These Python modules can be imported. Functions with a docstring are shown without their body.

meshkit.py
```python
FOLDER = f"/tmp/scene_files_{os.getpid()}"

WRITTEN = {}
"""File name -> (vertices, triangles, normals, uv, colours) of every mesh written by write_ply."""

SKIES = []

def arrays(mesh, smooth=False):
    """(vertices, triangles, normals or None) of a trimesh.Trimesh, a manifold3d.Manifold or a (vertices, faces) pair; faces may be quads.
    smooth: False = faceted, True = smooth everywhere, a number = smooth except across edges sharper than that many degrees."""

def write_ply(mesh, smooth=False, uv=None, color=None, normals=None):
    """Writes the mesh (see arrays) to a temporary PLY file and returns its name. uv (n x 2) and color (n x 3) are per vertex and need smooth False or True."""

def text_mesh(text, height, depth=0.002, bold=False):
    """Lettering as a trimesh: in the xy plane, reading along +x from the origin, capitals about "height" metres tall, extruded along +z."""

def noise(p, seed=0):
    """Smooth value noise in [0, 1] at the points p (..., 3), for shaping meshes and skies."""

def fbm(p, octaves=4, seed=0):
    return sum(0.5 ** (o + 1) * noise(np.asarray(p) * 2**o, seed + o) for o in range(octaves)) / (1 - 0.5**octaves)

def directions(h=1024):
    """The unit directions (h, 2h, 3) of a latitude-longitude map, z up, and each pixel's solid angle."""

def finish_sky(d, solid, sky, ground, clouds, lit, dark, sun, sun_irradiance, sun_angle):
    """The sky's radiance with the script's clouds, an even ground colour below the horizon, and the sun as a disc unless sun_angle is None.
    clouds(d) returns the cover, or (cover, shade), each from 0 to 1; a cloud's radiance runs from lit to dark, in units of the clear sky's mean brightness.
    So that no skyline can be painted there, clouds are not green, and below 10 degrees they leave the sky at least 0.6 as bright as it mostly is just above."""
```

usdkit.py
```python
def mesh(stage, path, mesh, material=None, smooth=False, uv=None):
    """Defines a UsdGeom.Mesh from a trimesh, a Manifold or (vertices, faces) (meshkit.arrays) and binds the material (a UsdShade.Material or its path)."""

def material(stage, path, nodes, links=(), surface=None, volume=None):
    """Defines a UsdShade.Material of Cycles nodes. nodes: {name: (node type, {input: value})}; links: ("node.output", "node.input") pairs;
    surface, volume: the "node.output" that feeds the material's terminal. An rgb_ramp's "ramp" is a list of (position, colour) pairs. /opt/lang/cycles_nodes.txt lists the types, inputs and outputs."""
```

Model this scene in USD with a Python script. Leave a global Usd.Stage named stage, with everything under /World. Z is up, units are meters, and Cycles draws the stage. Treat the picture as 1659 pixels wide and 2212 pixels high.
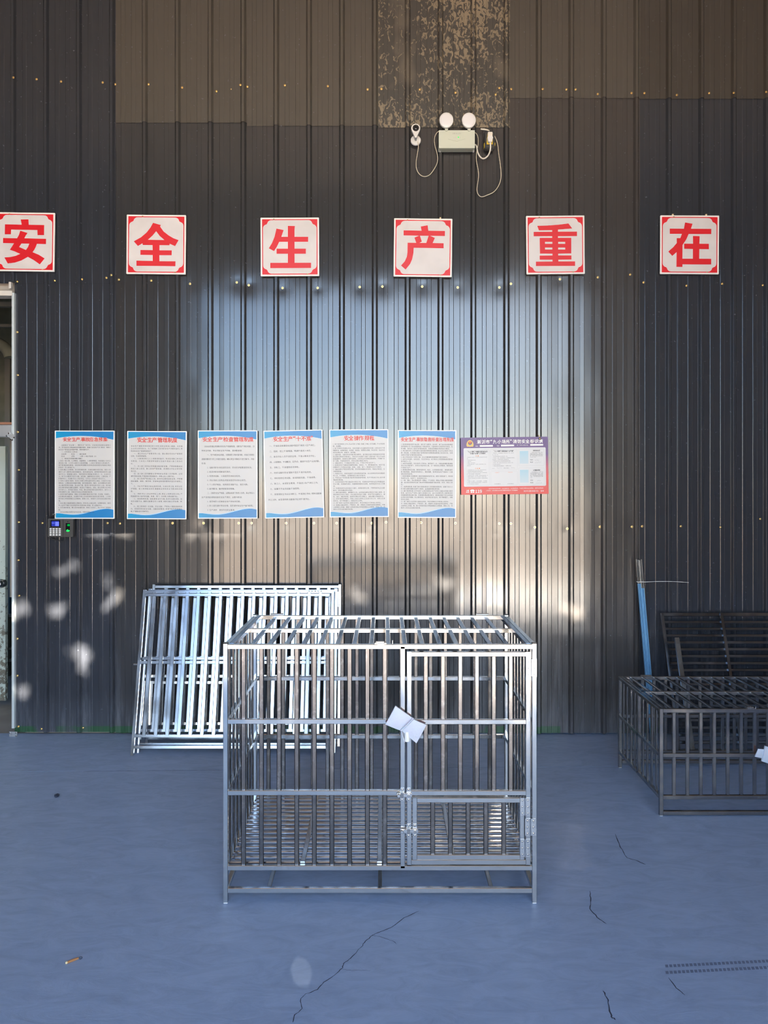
import math, random, glob
import numpy as np, trimesh, shapely
from shapely.geometry import Polygon, box as sbox, Point, LineString
from shapely.ops import unary_union
from shapely import affinity
import usdkit, meshkit
from pxr import Usd, UsdGeom, UsdLux, UsdShade, Gf, Sdf, Vt

stage = Usd.Stage.CreateInMemory()
UsdGeom.SetStageUpAxis(stage, 'Z'); UsdGeom.SetStageMetersPerUnit(stage, 1.0)
UsdGeom.Xform.Define(stage, '/World'); UsdGeom.Scope.Define(stage, '/World/Looks')

# ------------------------------------------------------------------ camera, sky, sun, exposure
F = 1660.0            # focal length in pixels of a 1659 wide frame
HZ = 1061.0           # the horizon's row
CX = 829.5
CAM_H = 1.657
cam = UsdGeom.Camera.Define(stage, '/World/camera')
cam.CreateHorizontalApertureAttr(24.0)
cam.CreateFocalLengthAttr(24.0 * F / 1659.0)
cam.CreateVerticalApertureOffsetAttr(-24.0 * (1106.0 - HZ) / 1659.0)
cam.CreateClippingRangeAttr(Gf.Vec2f(0.05, 2000.0))
cam.AddTransformOp().Set(Gf.Matrix4d(1, 0, 0, 0, 0, 0, 1, 0, 0, -1, 0, 0, 0, 0, CAM_H, 1))
cam.CreateExposureAttr(1.9)

SUN_EL, SUN_AZ = math.radians(25.0), math.radians(12.5)      # the sun stands behind the camera, a little to the right
SUN = np.array([math.sin(SUN_AZ) * math.cos(SUN_EL), -math.cos(SUN_AZ) * math.cos(SUN_EL), math.sin(SUN_EL)])
dome = UsdLux.DomeLight.Define(stage, '/World/sky')
sky_mat = usdkit.material(stage, '/World/Looks/sky', {
    's': ('sky_texture', {'sky_type': 'multiple_scattering', 'sun_disc': False, 'sun_elevation': SUN_EL, 'sun_rotation': math.pi - SUN_AZ,
                          'aerosol_density': 1.0, 'ozone_density': 2.2}),
    'b': ('background_shader', {'strength': 0.112})}, [('s.color', 'b.color')], surface='b.background')
UsdShade.MaterialBindingAPI.Apply(dome.GetPrim()).Bind(sky_mat)
sun = UsdLux.DistantLight.Define(stage, '/World/sun')
sun.CreateIntensityAttr(4.6); sun.CreateNormalizeAttr(True); sun.CreateAngleAttr(0.12); sun.CreateColorAttr(Gf.Vec3f(1.0, 0.89, 0.74))
_z = SUN; _x = np.cross([0, 0, 1.0], _z); _x /= np.linalg.norm(_x); _y = np.cross(_z, _x)
sun.AddTransformOp().Set(Gf.Matrix4d(*_x, 0, *_y, 0, *_z, 0, 0, 0, 30, 1))

# ------------------------------------------------------------------ helpers
def P(px, py, d):
    """The point at depth d that the photograph shows at pixel (px, py)."""
    return np.array([(px - CX) / F * d, d, CAM_H + (HZ - py) / F * d])
def GX(px, py):
    """The point of the floor at pixel (px, py)."""
    d = F * CAM_H / (py - HZ)
    return np.array([(px - CX) / F * d, d, 0.0])

_used = {}
def free(parent, name):
    k = f'{parent}/{name}'
    n = _used.get(k, 0); _used[k] = n + 1
    return k if n == 0 else f'{k}_{n:03d}'
def path_of(p):
    return '/World' if p is None else p if isinstance(p, str) else str(p.GetPath())
def keys(prim, **kw):
    for k, v in kw.items():
        if v: prim.SetCustomDataByKey({'cat': 'category'}.get(k, k), v)
    return prim
def frame(prim, loc=(0, 0, 0), rot=(0, 0, 0)):
    x = UsdGeom.Xformable(prim)
    if any(loc): x.AddTranslateOp().Set(Gf.Vec3d(*map(float, loc)))
    if any(rot): x.AddRotateXYZOp().Set(Gf.Vec3f(*map(float, rot)))
def thing(name, label, cat, loc=(0, 0, 0), rot=(0, 0, 0), group=None, kind=None):
    p = UsdGeom.Xform.Define(stage, free('/World', name)).GetPrim()
    frame(p, loc, rot)
    return keys(p, label=label, cat=cat, group=group, kind=kind)
def part(parent, name, label=None, loc=(0, 0, 0), rot=(0, 0, 0)):
    p = UsdGeom.Xform.Define(stage, free(path_of(parent), name)).GetPrim()
    frame(p, loc, rot)
    return keys(p, label=label)
def obj(name, m, mat, parent=None, smooth=False, **kw):
    path = free(path_of(parent), name)
    if isinstance(m, list): m = join(m)
    return keys(usdkit.mesh(stage, path, m, MAT[mat] if isinstance(mat, str) else mat, smooth=smooth).GetPrim(), **kw)
def gridmesh(name, v, f, n, mat, parent=None, **kw):
    m = UsdGeom.Mesh.Define(stage, free(path_of(parent), name))
    m.CreatePointsAttr(Vt.Vec3fArray.FromNumpy(np.asarray(v, np.float32)))
    m.CreateFaceVertexCountsAttr(Vt.IntArray.FromNumpy(np.full(len(f), f.shape[1], np.int32)))
    m.CreateFaceVertexIndicesAttr(Vt.IntArray.FromNumpy(np.asarray(f, np.int32).ravel()))
    m.CreateSubdivisionSchemeAttr('none')
    if n is not None:
        m.CreateNormalsAttr(Vt.Vec3fArray.FromNumpy(np.asarray(n, np.float32))); m.SetNormalsInterpolation('vertex')
    UsdShade.MaterialBindingAPI.Apply(m.GetPrim()).Bind(MAT[mat])
    return keys(m.GetPrim(), **kw)

def join(ms):
    vs, fs, k = [], [], 0
    for m in ms:
        v, f = (np.asarray(m.vertices), np.asarray(m.faces)) if hasattr(m, 'vertices') else (np.asarray(m[0]), np.asarray(m[1]))
        vs.append(v); fs.append(f + k); k += len(v)
    return np.vstack(vs), np.vstack(fs)
def move(m, t):
    if hasattr(m, 'vertices'): m = (np.asarray(m.vertices), np.asarray(m.faces))
    return m[0] + np.asarray(t, float), m[1]
def bx(lo, hi):
    lo, hi = np.minimum(lo, hi), np.maximum(lo, hi)
    m = trimesh.creation.box(np.asarray(hi, float) - lo); m.apply_translation((np.asarray(hi, float) + lo) / 2)
    return m.vertices, m.faces
def beam(p0, p1, w, h, up=(0, 0, 1), ch=0.0016):
    """A tube with chamfered edges from p0 to p1, h across along up, w across the other way."""
    p0, p1 = np.asarray(p0, float), np.asarray(p1, float)
    d = (p1 - p0) / np.linalg.norm(p1 - p0)
    u = np.asarray(up, float); u = u - d * (u @ d)
    if np.linalg.norm(u) < 1e-6: u = np.array([0, 1.0, 0]); u = u - d * (u @ d)
    u /= np.linalg.norm(u); s = np.cross(d, u)
    a, b, c = w / 2, h / 2, min(ch, w / 3, h / 3)
    ring = [(a, b - c), (a - c, b), (-a + c, b), (-a, b - c), (-a, -b + c), (-a + c, -b), (a - c, -b), (a, -b + c)]
    v = [p + s * x + u * y for p in (p0, p1) for x, y in ring]
    f = []
    for i in range(8):
        j = (i + 1) % 8
        f += [(i, 8 + j, j), (i, 8 + i, 8 + j)]
    for i in range(1, 7):
        f += [(0, i, i + 1), (8, 8 + i + 1, 8 + i)]
    f = np.array(f)
    v = np.array(v)
    m = trimesh.Trimesh(v, f, process=False)
    if m.volume < 0: f = f[:, ::-1]
    return v, f
def pipe(pts, r, n=8, caps=True):
    """A round tube along a polyline."""
    p = np.asarray(pts, float); t = np.gradient(p, axis=0); t /= np.linalg.norm(t, axis=1, keepdims=True) + 1e-12
    a = np.cross(t[0], [0.31, 0.17, 0.93]); a /= np.linalg.norm(a); A = []
    for k in range(len(p)):
        a = a - t[k] * (a @ t[k]); a /= np.linalg.norm(a); A.append(a)
    A = np.array(A); B = np.cross(t, A); g = np.arange(n) * 2 * math.pi / n
    r = np.broadcast_to(r, (len(p),))
    v = (p[:, None] + r[:, None, None] * (np.cos(g)[None, :, None] * A[:, None] + np.sin(g)[None, :, None] * B[:, None])).reshape(-1, 3)
    f = []
    for i in range(len(p) - 1):
        for j in range(n):
            k = (j + 1) % n
            f += [(i * n + j, i * n + k, (i + 1) * n + k), (i * n + j, (i + 1) * n + k, (i + 1) * n + j)]
    if caps:
        for j in range(1, n - 1):
            f += [(0, j + 1, j), ((len(p) - 1) * n, (len(p) - 1) * n + j, (len(p) - 1) * n + j + 1)]
    return v, np.array(f)
def spline(pts, n=60):
    from scipy.interpolate import CubicSpline
    p = np.asarray(pts, float); s = np.r_[0, np.cumsum(np.linalg.norm(np.diff(p, axis=0), axis=1))]
    return CubicSpline(s, p)(np.linspace(0, s[-1], n))
def ball(c, r, sub=2, sq=(1, 1, 1)):
    m = trimesh.creation.icosphere(sub, r); return m.vertices * np.asarray(sq) + np.asarray(c), m.faces
def disc(c, r, depth, n=36, ch=0.0):
    """A round plate standing on a wall: its axis runs along -y from c."""
    prof = [(0, 0), (r, 0), (r, depth - ch), (r - ch, depth), (0, depth)] if ch else [(0, 0), (r, 0), (r, depth), (0, depth)]
    m = trimesh.creation.revolve(np.array(prof), sections=n)
    v = np.asarray(m.vertices); v = np.stack([v[:, 0], -v[:, 2], v[:, 1]], 1)
    return v + np.asarray(c), m.faces
def plate(poly, thick, y=0.0):
    """A flat shape drawn in (x, z), its back at y and its front thick nearer to the viewer (-y)."""
    out = []
    for g in getattr(poly, 'geoms', [poly]):
        if g.is_empty or g.geom_type != 'Polygon': continue
        m = trimesh.creation.extrude_polygon(g, thick, engine='earcut')
        v = np.asarray(m.vertices); out.append((np.stack([v[:, 0], y - v[:, 2], v[:, 1]], 1), np.asarray(m.faces)))
    return join(out)
def rrect(x0, z0, x1, z1, r):
    return sbox(x0 + r, z0 + r, x1 - r, z1 - r).buffer(r, quad_segs=6) if r > 0 else sbox(x0, z0, x1, z1)

# ------------------------------------------------------------------ lettering
class _Font:                                            # the helper's lettering, with the font that has Chinese characters
    @staticmethod
    def glob(pattern): return glob.glob('/opt/blender-*/*/datafiles/fonts/Noto Sans CJK*') or glob.glob(pattern)
meshkit.glob = _Font
_glyph = {}
def _keep(c, bold, v, f):
    use, inv = np.unique(f, return_inverse=True); v = v[use][:, :2]
    _glyph[c, bold] = (v, inv.reshape(-1, 3), v[:, 0].min(), v[:, 0].max())
def glyphs(text, bold=False):
    """Triangles of every character of text, its em 1 wide; the full-width ones are drawn many at a time, for speed."""
    todo = sorted({c for c in text if (c, bold) not in _glyph and c not in ' 　|<~\n'})
    for c in [c for c in todo if ord(c) < 0x2e80]:
        m = meshkit.text_mesh(c, 70.0 / 96.0, 0.01, bold); _keep(c, bold, np.asarray(m.vertices), np.asarray(m.faces)[m.face_normals[:, 2] > 0.5])
    todo = [c for c in todo if ord(c) >= 0x2e80]
    if 'w' not in _glyph:
        m = meshkit.text_mesh('田', 70.0 / 96.0, 0.01); _glyph['w'] = (1.0 - np.ptp(m.vertices[:, 0])) / 2
    for k in range(0, len(todo), 30):
        m = meshkit.text_mesh('田' + ''.join(todo[k:k + 30]), 70.0 / 96.0, 0.01, bold)
        v, f = np.asarray(m.vertices), np.asarray(m.faces)[m.face_normals[:, 2] > 0.5]
        cell = np.floor((v[f][:, :, 0].mean(1) + _glyph['w'])).astype(int)
        for i, c in enumerate(todo[k:k + 30]):
            _keep(c, bold, v - (i + 1, 0, 0), f[cell == i + 1])
def glyph(c, bold=False):
    if (c, bold) not in _glyph: glyphs(c, bold)
    return _glyph[c, bold]
HALF = set('0123456789.,:;()%-“”"‘’ ')
LOWLEFT = set('，。、：；,.;:')
def line_of(text, x, z, size, pitch=None, width=None, y=0.0, bold=False, stretch=1.0):
    """One row of lettering on a wall: starts at x, baseline z. width spreads it to a length."""
    adv = [0.55 if c in HALF else 1.0 for c in text]
    unit = width / sum(adv) if width else (pitch or size)
    vs, fs, k = [], [], 0
    for c, a in zip(text, adv):
        if c not in ' 　':
            v, f, l, r = glyph(c, bold)
            cell = a * unit
            off = 0.08 * size - l * size if c in LOWLEFT else cell / 2 - (l + r) / 2 * size
            vs.append(np.stack([x + off + v[:, 0] * size, np.full(len(v), y), z + v[:, 1] * size * stretch], 1)); fs.append(f + k); k += len(v)
        x += a * unit
    return (np.vstack(vs), np.vstack(fs)) if vs else None

# ------------------------------------------------------------------ materials
MAT = {}
def mat(name, nodes, links=(), surface='p.BSDF'):
    MAT[name] = usdkit.material(stage, '/World/Looks/' + name, nodes, links, surface=surface)
def flat(name, col, rough=0.5, metal=0.0, spec=0.5, **kw):
    mat(name, {'p': ('principled_bsdf', {'base_color': col, 'roughness': rough, 'metallic': metal, 'specular_ior_level': spec, **kw})})
def srgb(r, g, b):
    return tuple((c / 255 / 12.92) if c / 255 < 0.04045 else ((c / 255 + 0.055) / 1.055) ** 2.4 for c in (r, g, b))

def wall_paint(name, col, col2, rough=0.13, spec=0.9):
    """Dark coated steel sheet: slightly uneven tone, dust and rubbed streaks low down, spots of old green paint at the very foot."""
    mat(name, {
        'g': ('geometry', {}),
        's': ('separate_xyz', {}),
        'n1': ('noise_texture', {'scale': 0.9, 'detail': 4}),
        'base': ('mix_color', {'a': col, 'b': col2}),
        'ms': ('mapping', {'scale': (9.0, 9.0, 0.7)}),
        'n2': ('noise_texture', {'scale': 1.6, 'detail': 8, 'roughness': 0.7}),
        'streak': ('rgb_ramp', {'ramp': [(0.50, (0, 0, 0)), (0.72, (1, 1, 1))]}),
        'low': ('map_range', {'from_min': 1.15, 'from_max': 0.12, 'to_min': 0.0, 'to_max': 0.22, 'clamp': True}),
        'dust': ('math', {'math_type': 'multiply'}),
        'n3': ('noise_texture', {'scale': 60.0, 'detail': 3}),
        'fleck': ('rgb_ramp', {'ramp': [(0.70, (0, 0, 0)), (0.74, (1, 1, 1))]}),
        'foot': ('map_range', {'from_min': 0.30, 'from_max': 0.02, 'to_min': 0.0, 'to_max': 0.35, 'clamp': True}),
        'footn': ('math', {'math_type': 'multiply'}),
        'dsum': ('math', {'math_type': 'add', 'use_clamp': True}),
        'fl2': ('math', {'math_type': 'multiply', 'value2': 0.35}),
        'dsum2': ('math', {'math_type': 'add', 'use_clamp': True}),
        'dusted': ('mix_color', {'b': (0.17, 0.19, 0.24)}),
        'n4': ('noise_texture', {'scale': 2.3, 'detail': 2}),
        'gn': ('rgb_ramp', {'ramp': [(0.47, (0, 0, 0)), (0.52, (1, 1, 1))]}),
        'gz': ('math', {'math_type': 'less_than', 'value2': 0.058}),
        'gx': ('math', {'math_type': 'less_than', 'value2': 1.2}),
        'gm': ('math', {'math_type': 'multiply'}),
        'gm2': ('math', {'math_type': 'multiply'}),
        'gm3': ('math', {'math_type': 'multiply', 'value2': 0.85}),
        'green': ('mix_color', {'b': (0.018, 0.085, 0.028)}),
        'ro': ('map_range', {'from_min': 0.0, 'from_max': 0.6, 'to_min': rough, 'to_max': 0.55, 'clamp': True}),
        'nb': ('noise_texture', {'scale': 3.2, 'detail': 2}),
        'bump': ('bump', {'strength': 0.08, 'distance': 0.004}),
        'p': ('principled_bsdf', {'specular_ior_level': spec}),
    }, [('g.position', 's.vector'), ('g.position', 'n1.vector'), ('n1.fac', 'base.fac'), ('g.position', 'ms.vector'), ('ms.vector', 'n2.vector'),
        ('n2.fac', 'streak.fac'), ('s.z', 'low.value'), ('streak.color', 'dust.value1'), ('low.result', 'dust.value2'),
        ('g.position', 'n3.vector'), ('n3.fac', 'fleck.fac'), ('s.z', 'foot.value'), ('foot.result', 'footn.value1'), ('n2.fac', 'footn.value2'),
        ('dust.value', 'dsum.value1'), ('footn.value', 'dsum.value2'), ('fleck.color', 'fl2.value1'), ('dsum.value', 'dsum2.value1'), ('fl2.value', 'dsum2.value2'),
        ('base.result', 'dusted.a'), ('dsum2.value', 'dusted.fac'),
        ('g.position', 'n4.vector'), ('n4.fac', 'gn.fac'), ('s.z', 'gz.value1'), ('s.x', 'gx.value1'), ('gz.value', 'gm.value1'), ('gx.value', 'gm.value2'),
        ('gm.value', 'gm2.value1'), ('gn.color', 'gm2.value2'), ('gm2.value', 'gm3.value1'), ('gm3.value', 'green.fac'), ('dusted.result', 'green.a'),
        ('green.result', 'p.base_color'), ('dsum.value', 'ro.value'), ('ro.result', 'p.roughness'),
        ('g.position', 'nb.vector'), ('nb.fac', 'bump.height'), ('bump.normal', 'p.normal')])
wall_paint('sheet_slate', (0.034, 0.034, 0.036), (0.039, 0.039, 0.040))
wall_paint('sheet_dark', (0.027, 0.030, 0.038), (0.031, 0.034, 0.041), rough=0.15)
wall_paint('sheet_brown', (0.052, 0.047, 0.043), (0.043, 0.040, 0.039), rough=0.17)
wall_paint('sheet_upper', (0.068, 0.062, 0.052), (0.078, 0.071, 0.059), rough=0.20)
wall_paint('sheet_upper_dark', (0.047, 0.042, 0.035), (0.054, 0.048, 0.040), rough=0.20)
mat('sheet_peeled', {      # the one sheet whose coating has blistered and flaked
    'g': ('geometry', {}), 'm': ('mapping', {'scale': (1.0, 1.0, 0.62)}),
    'w': ('noise_texture', {'scale': 9.0, 'detail': 3}), 'wm': ('mix_vector', {'fac': 0.045}),
    'v': ('voronoi_texture', {'feature': 'smooth_f1', 'scale': 46.0, 'smoothness': 0.35}),
    'n': ('noise_texture', {'scale': 2.4, 'detail': 3}),
    'n2': ('noise_texture', {'scale': 34.0, 'detail': 4, 'distortion': 1.5}),
    'a': ('math', {'math_type': 'multiply_add', 'value2': -0.5}),
    'flk': ('rgb_ramp', {'ramp': [(0.315, (0, 0, 0)), (0.35, (1, 1, 1))]}),
    'bare': ('rgb_ramp', {'ramp': [(0.56, (0, 0, 0)), (0.62, (1, 1, 1))]}),
    'tone': ('rgb_ramp', {'ramp': [(0.35, (0.30, 0.235, 0.15)), (0.65, (0.22, 0.185, 0.13))]}),
    'under': ('mix_color', {'a': (0.060, 0.056, 0.050), 'b': (0.115, 0.10, 0.080)}),
    'mx': ('mix_color', {}),
    'bump': ('bump', {'strength': 0.4, 'distance': 0.002}),
    'p': ('principled_bsdf', {'roughness': 0.5, 'specular_ior_level': 0.5})},
    [('g.position', 'm.vector'), ('m.vector', 'w.vector'), ('m.vector', 'wm.a'), ('w.color', 'wm.b'), ('wm.result', 'v.vector'), ('m.vector', 'n.vector'), ('m.vector', 'n2.vector'),
     ('n.fac', 'a.value1'), ('n2.fac', 'a.value3'), ('a.value', 'flk.fac'), ('n.fac', 'bare.fac'), ('n2.fac', 'tone.fac'), ('bare.color', 'under.fac'),
     ('under.result', 'mx.a'), ('tone.color', 'mx.b'), ('flk.color', 'mx.fac'), ('mx.result', 'p.base_color'), ('flk.color', 'bump.height'), ('bump.normal', 'p.normal')])

mat('floor_paint', {       # blue-grey floor paint: cloudy, trowelled, with rubbed paler spots
    'g': ('geometry', {}), 'n1': ('noise_texture', {'scale': 1.1, 'detail': 6, 'roughness': 0.6, 'distortion': 0.6}),
    'ms': ('mapping', {'scale': (2.2, 5.5, 1.0)}), 'n2': ('noise_texture', {'scale': 2.4, 'detail': 9, 'roughness': 0.72, 'distortion': 1.2}),
    'n3': ('noise_texture', {'scale': 22.0, 'detail': 6, 'roughness': 0.75, 'distortion': 2.0}),
    'c1': ('mix_color', {'a': (0.275, 0.365, 0.530), 'b': (0.310, 0.405, 0.580)}),
    'r2': ('rgb_ramp', {'ramp': [(0.33, (0.78, 0.79, 0.80)), (0.55, (1, 1, 1)), (0.72, (1.12, 1.11, 1.10))]}),
    'c2': ('mix_color', {'blend_type': 'multiply', 'fac': 0.75, 'use_clamp_result': False}),
    'r3': ('rgb_ramp', {'ramp': [(0.69, (0, 0, 0)), (0.80, (1, 1, 1))]}), 'f3': ('math', {'math_type': 'multiply', 'value2': 0.30}),
    'c3': ('mix_color', {'b': (0.24, 0.29, 0.37)}),
    'r4': ('rgb_ramp', {'ramp': [(0.24, (1, 1, 1)), (0.30, (0, 0, 0))]}), 'f4': ('math', {'math_type': 'multiply', 'value2': 0.5}),
    'c4': ('mix_color', {'b': (0.045, 0.06, 0.09)}),
    'ro': ('map_range', {'from_min': 0.3, 'from_max': 0.7, 'to_min': 0.50, 'to_max': 0.36}),
    'bump': ('bump', {'strength': 0.35, 'distance': 0.004}),
    'p': ('principled_bsdf', {'specular_ior_level': 0.4})},
    [('g.position', 'n1.vector'), ('g.position', 'ms.vector'), ('ms.vector', 'n2.vector'), ('g.position', 'n3.vector'), ('n1.fac', 'c1.fac'), ('n2.fac', 'r2.fac'),
     ('c1.result', 'c2.a'), ('r2.color', 'c2.b'), ('n3.fac', 'r3.fac'), ('r3.color', 'f3.value1'), ('f3.value', 'c3.fac'), ('c2.result', 'c3.a'),
     ('n3.fac', 'r4.fac'), ('r4.color', 'f4.value1'), ('f4.value', 'c4.fac'), ('c3.result', 'c4.a'), ('c4.result', 'p.base_color'),
     ('n2.fac', 'ro.value'), ('ro.result', 'p.roughness'), ('n2.fac', 'bump.height'), ('bump.normal', 'p.normal')])
mat('bare_concrete', {'g': ('geometry', {}), 'n': ('noise_texture', {'scale': 3.0, 'detail': 8}), 'r': ('rgb_ramp', {'ramp': [(0.3, (0.20, 0.18, 0.16)), (0.7, (0.34, 0.31, 0.28))]}),
    'p': ('principled_bsdf', {'roughness': 0.85})}, [('g.position', 'n.vector'), ('n.fac', 'r.fac'), ('r.color', 'p.base_color')])
mat('yard_ground', {'g': ('geometry', {}), 'n': ('noise_texture', {'scale': 0.35, 'detail': 8}), 'r': ('rgb_ramp', {'ramp': [(0.3, (0.42, 0.31, 0.22)), (0.7, (0.54, 0.42, 0.31))]}),
    'p': ('principled_bsdf', {'roughness': 0.9})}, [('g.position', 'n.vector'), ('n.fac', 'r.fac'), ('r.color', 'p.base_color')])
flat('crack', (0.035, 0.047, 0.075), 0.8)
flat('tread', (0.135, 0.175, 0.265), 0.6)
flat('crack_edge', (0.17, 0.21, 0.28), 0.8)

def steel(name, col, rough, wob=0.0, dust=0.0):
    """Drawn stainless tube: a soft mirror with rubbed, dusty patches."""
    nodes = {
        't': ('geometry', {}), 'n2': ('noise_texture', {'scale': 38.0, 'detail': 6, 'roughness': 0.75}), 'n3': ('noise_texture', {'scale': 6.0, 'detail': 2}),
        'ro': ('map_range', {'from_min': 0.35, 'from_max': 0.7, 'to_min': rough, 'to_max': rough + 0.10, 'clamp': True}),
        'r': ('rgb_ramp', {'ramp': [(0.52, (0, 0, 0)), (0.70, (1, 1, 1))]}), 'f': ('math', {'math_type': 'multiply', 'value2': dust}),
        'c': ('mix_color', {'a': col, 'b': (0.66, 0.66, 0.66)}),
        'p': ('principled_bsdf', {'metallic': 1.0})}
    links = [('t.position', 'n2.vector'), ('t.position', 'n3.vector'), ('n3.fac', 'ro.value'), ('ro.result', 'p.roughness'), ('n2.fac', 'r.fac'), ('r.color', 'f.value1'),
         ('f.value', 'c.fac'), ('c.result', 'p.base_color')]
    if wob:
        nodes['bump'] = ('bump', {'strength': wob, 'distance': 0.002}); links += [('n3.fac', 'bump.height'), ('bump.normal', 'p.normal')]
    mat(name, nodes, links)
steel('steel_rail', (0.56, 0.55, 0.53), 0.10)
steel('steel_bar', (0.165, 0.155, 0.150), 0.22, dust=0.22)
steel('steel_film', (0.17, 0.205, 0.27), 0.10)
steel('steel_bright', (0.55, 0.57, 0.60), 0.13)
steel('steel_dull', (0.34, 0.33, 0.32), 0.17, dust=0.2)  # darker base; on the low cage it carries the dark surroundings it mirrors
steel('steel_black', (0.22, 0.22, 0.23), 0.16)
flat('steel_fitting', (0.62, 0.61, 0.59), 0.2, 1.0)
flat('galvanised', (0.55, 0.57, 0.58), 0.42, 0.9)
flat('brass', (0.75, 0.55, 0.25), 0.22, 1.0)
flat('rubber', (0.02, 0.02, 0.02), 0.6)
mat('blue_film', {'t': ('texture_coordinate', {}), 'n': ('noise_texture', {'scale': 30.0, 'detail': 3}), 'b': ('bump', {'strength': 0.3, 'distance': 0.003}),
    'p': ('principled_bsdf', {'base_color': (0.16, 0.36, 0.58), 'roughness': 0.25, 'metallic': 0.35})}, [('t.object', 'n.vector'), ('n.fac', 'b.height'), ('b.normal', 'p.normal')])
mat('foam', {'t': ('texture_coordinate', {}), 'n': ('noise_texture', {'scale': 150.0, 'detail': 4}), 'b': ('bump', {'strength': 0.35, 'distance': 0.003}),
    'p': ('principled_bsdf', {'base_color': (0.50, 0.52, 0.60), 'roughness': 0.5, 'subsurface_weight': 0.15})}, [('t.object', 'n.vector'), ('n.fac', 'b.height'), ('b.normal', 'p.normal')])
flat('white_plastic', (0.72, 0.71, 0.68), 0.35)
flat('cream_plastic', (0.60, 0.63, 0.52), 0.35)
flat('cream_under', (0.42, 0.44, 0.34), 0.4)
flat('lens_white', (0.78, 0.77, 0.78), 0.25)
flat('cable_white', (0.62, 0.55, 0.42), 0.45)
flat('cable_bright', (0.74, 0.70, 0.60), 0.4)
flat('black_plastic', (0.022, 0.022, 0.022), 0.35)
flat('clock_plastic', (0.045, 0.043, 0.040), 0.42)
flat('clock_edge', (0.085, 0.083, 0.080), 0.42)
flat('lens_black', (0.006, 0.006, 0.007), 0.08, coat_weight=0.6)
flat('yellow', (0.70, 0.50, 0.02), 0.4)
flat('key_white', (0.80, 0.79, 0.76), 0.4)
mat('screen_blue', {'p': ('emission', {'color': (0.10, 0.13, 0.85), 'strength': 0.55})}, surface='p.emission')
mat('screen_dim', {'p': ('emission', {'color': (0.02, 0.03, 0.25), 'strength': 0.5})}, surface='p.emission')
mat('glow_green', {'p': ('emission', {'color': (0.01, 0.9, 0.06), 'strength': 0.9})}, surface='p.emission')
mat('glow_green_dim', {'p': ('emission', {'color': (0.0, 0.25, 0.03), 'strength': 0.5})}, surface='p.emission')

mat('sign_paper', {'g': ('geometry', {}), 'n': ('noise_texture', {'scale': 7.0, 'detail': 5}), 'r': ('rgb_ramp', {'ramp': [(0.3, (0.60, 0.56, 0.54)), (0.6, (0.66, 0.62, 0.60))]}),
    'p': ('principled_bsdf', {'roughness': 0.45})}, [('g.position', 'n.vector'), ('n.fac', 'r.fac'), ('r.color', 'p.base_color')])
flat('sign_white', (0.80, 0.77, 0.73), 0.4)
flat('sign_red', (0.66, 0.006, 0.014), 0.4)
flat('sign_line', (0.44, 0.055, 0.03), 0.4)
flat('poster_paper', (0.60, 0.585, 0.56), 0.35)
flat('poster_rim', (0.86, 0.86, 0.83), 0.25)
mat('poster_blue', {'t': ('texture_coordinate', {}), 's': ('separate_xyz', {}), 'm': ('map_range', {'from_min': -0.05, 'from_max': 0.2, 'clamp': True}),
    'c': ('mix_color', {'a': (0.002, 0.33, 0.58), 'b': (0.010, 0.21, 0.50)}), 'p': ('principled_bsdf', {'roughness': 0.3})},
    [('t.object', 's.vector'), ('s.x', 'm.value'), ('m.result', 'c.fac'), ('c.result', 'p.base_color')])
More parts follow.
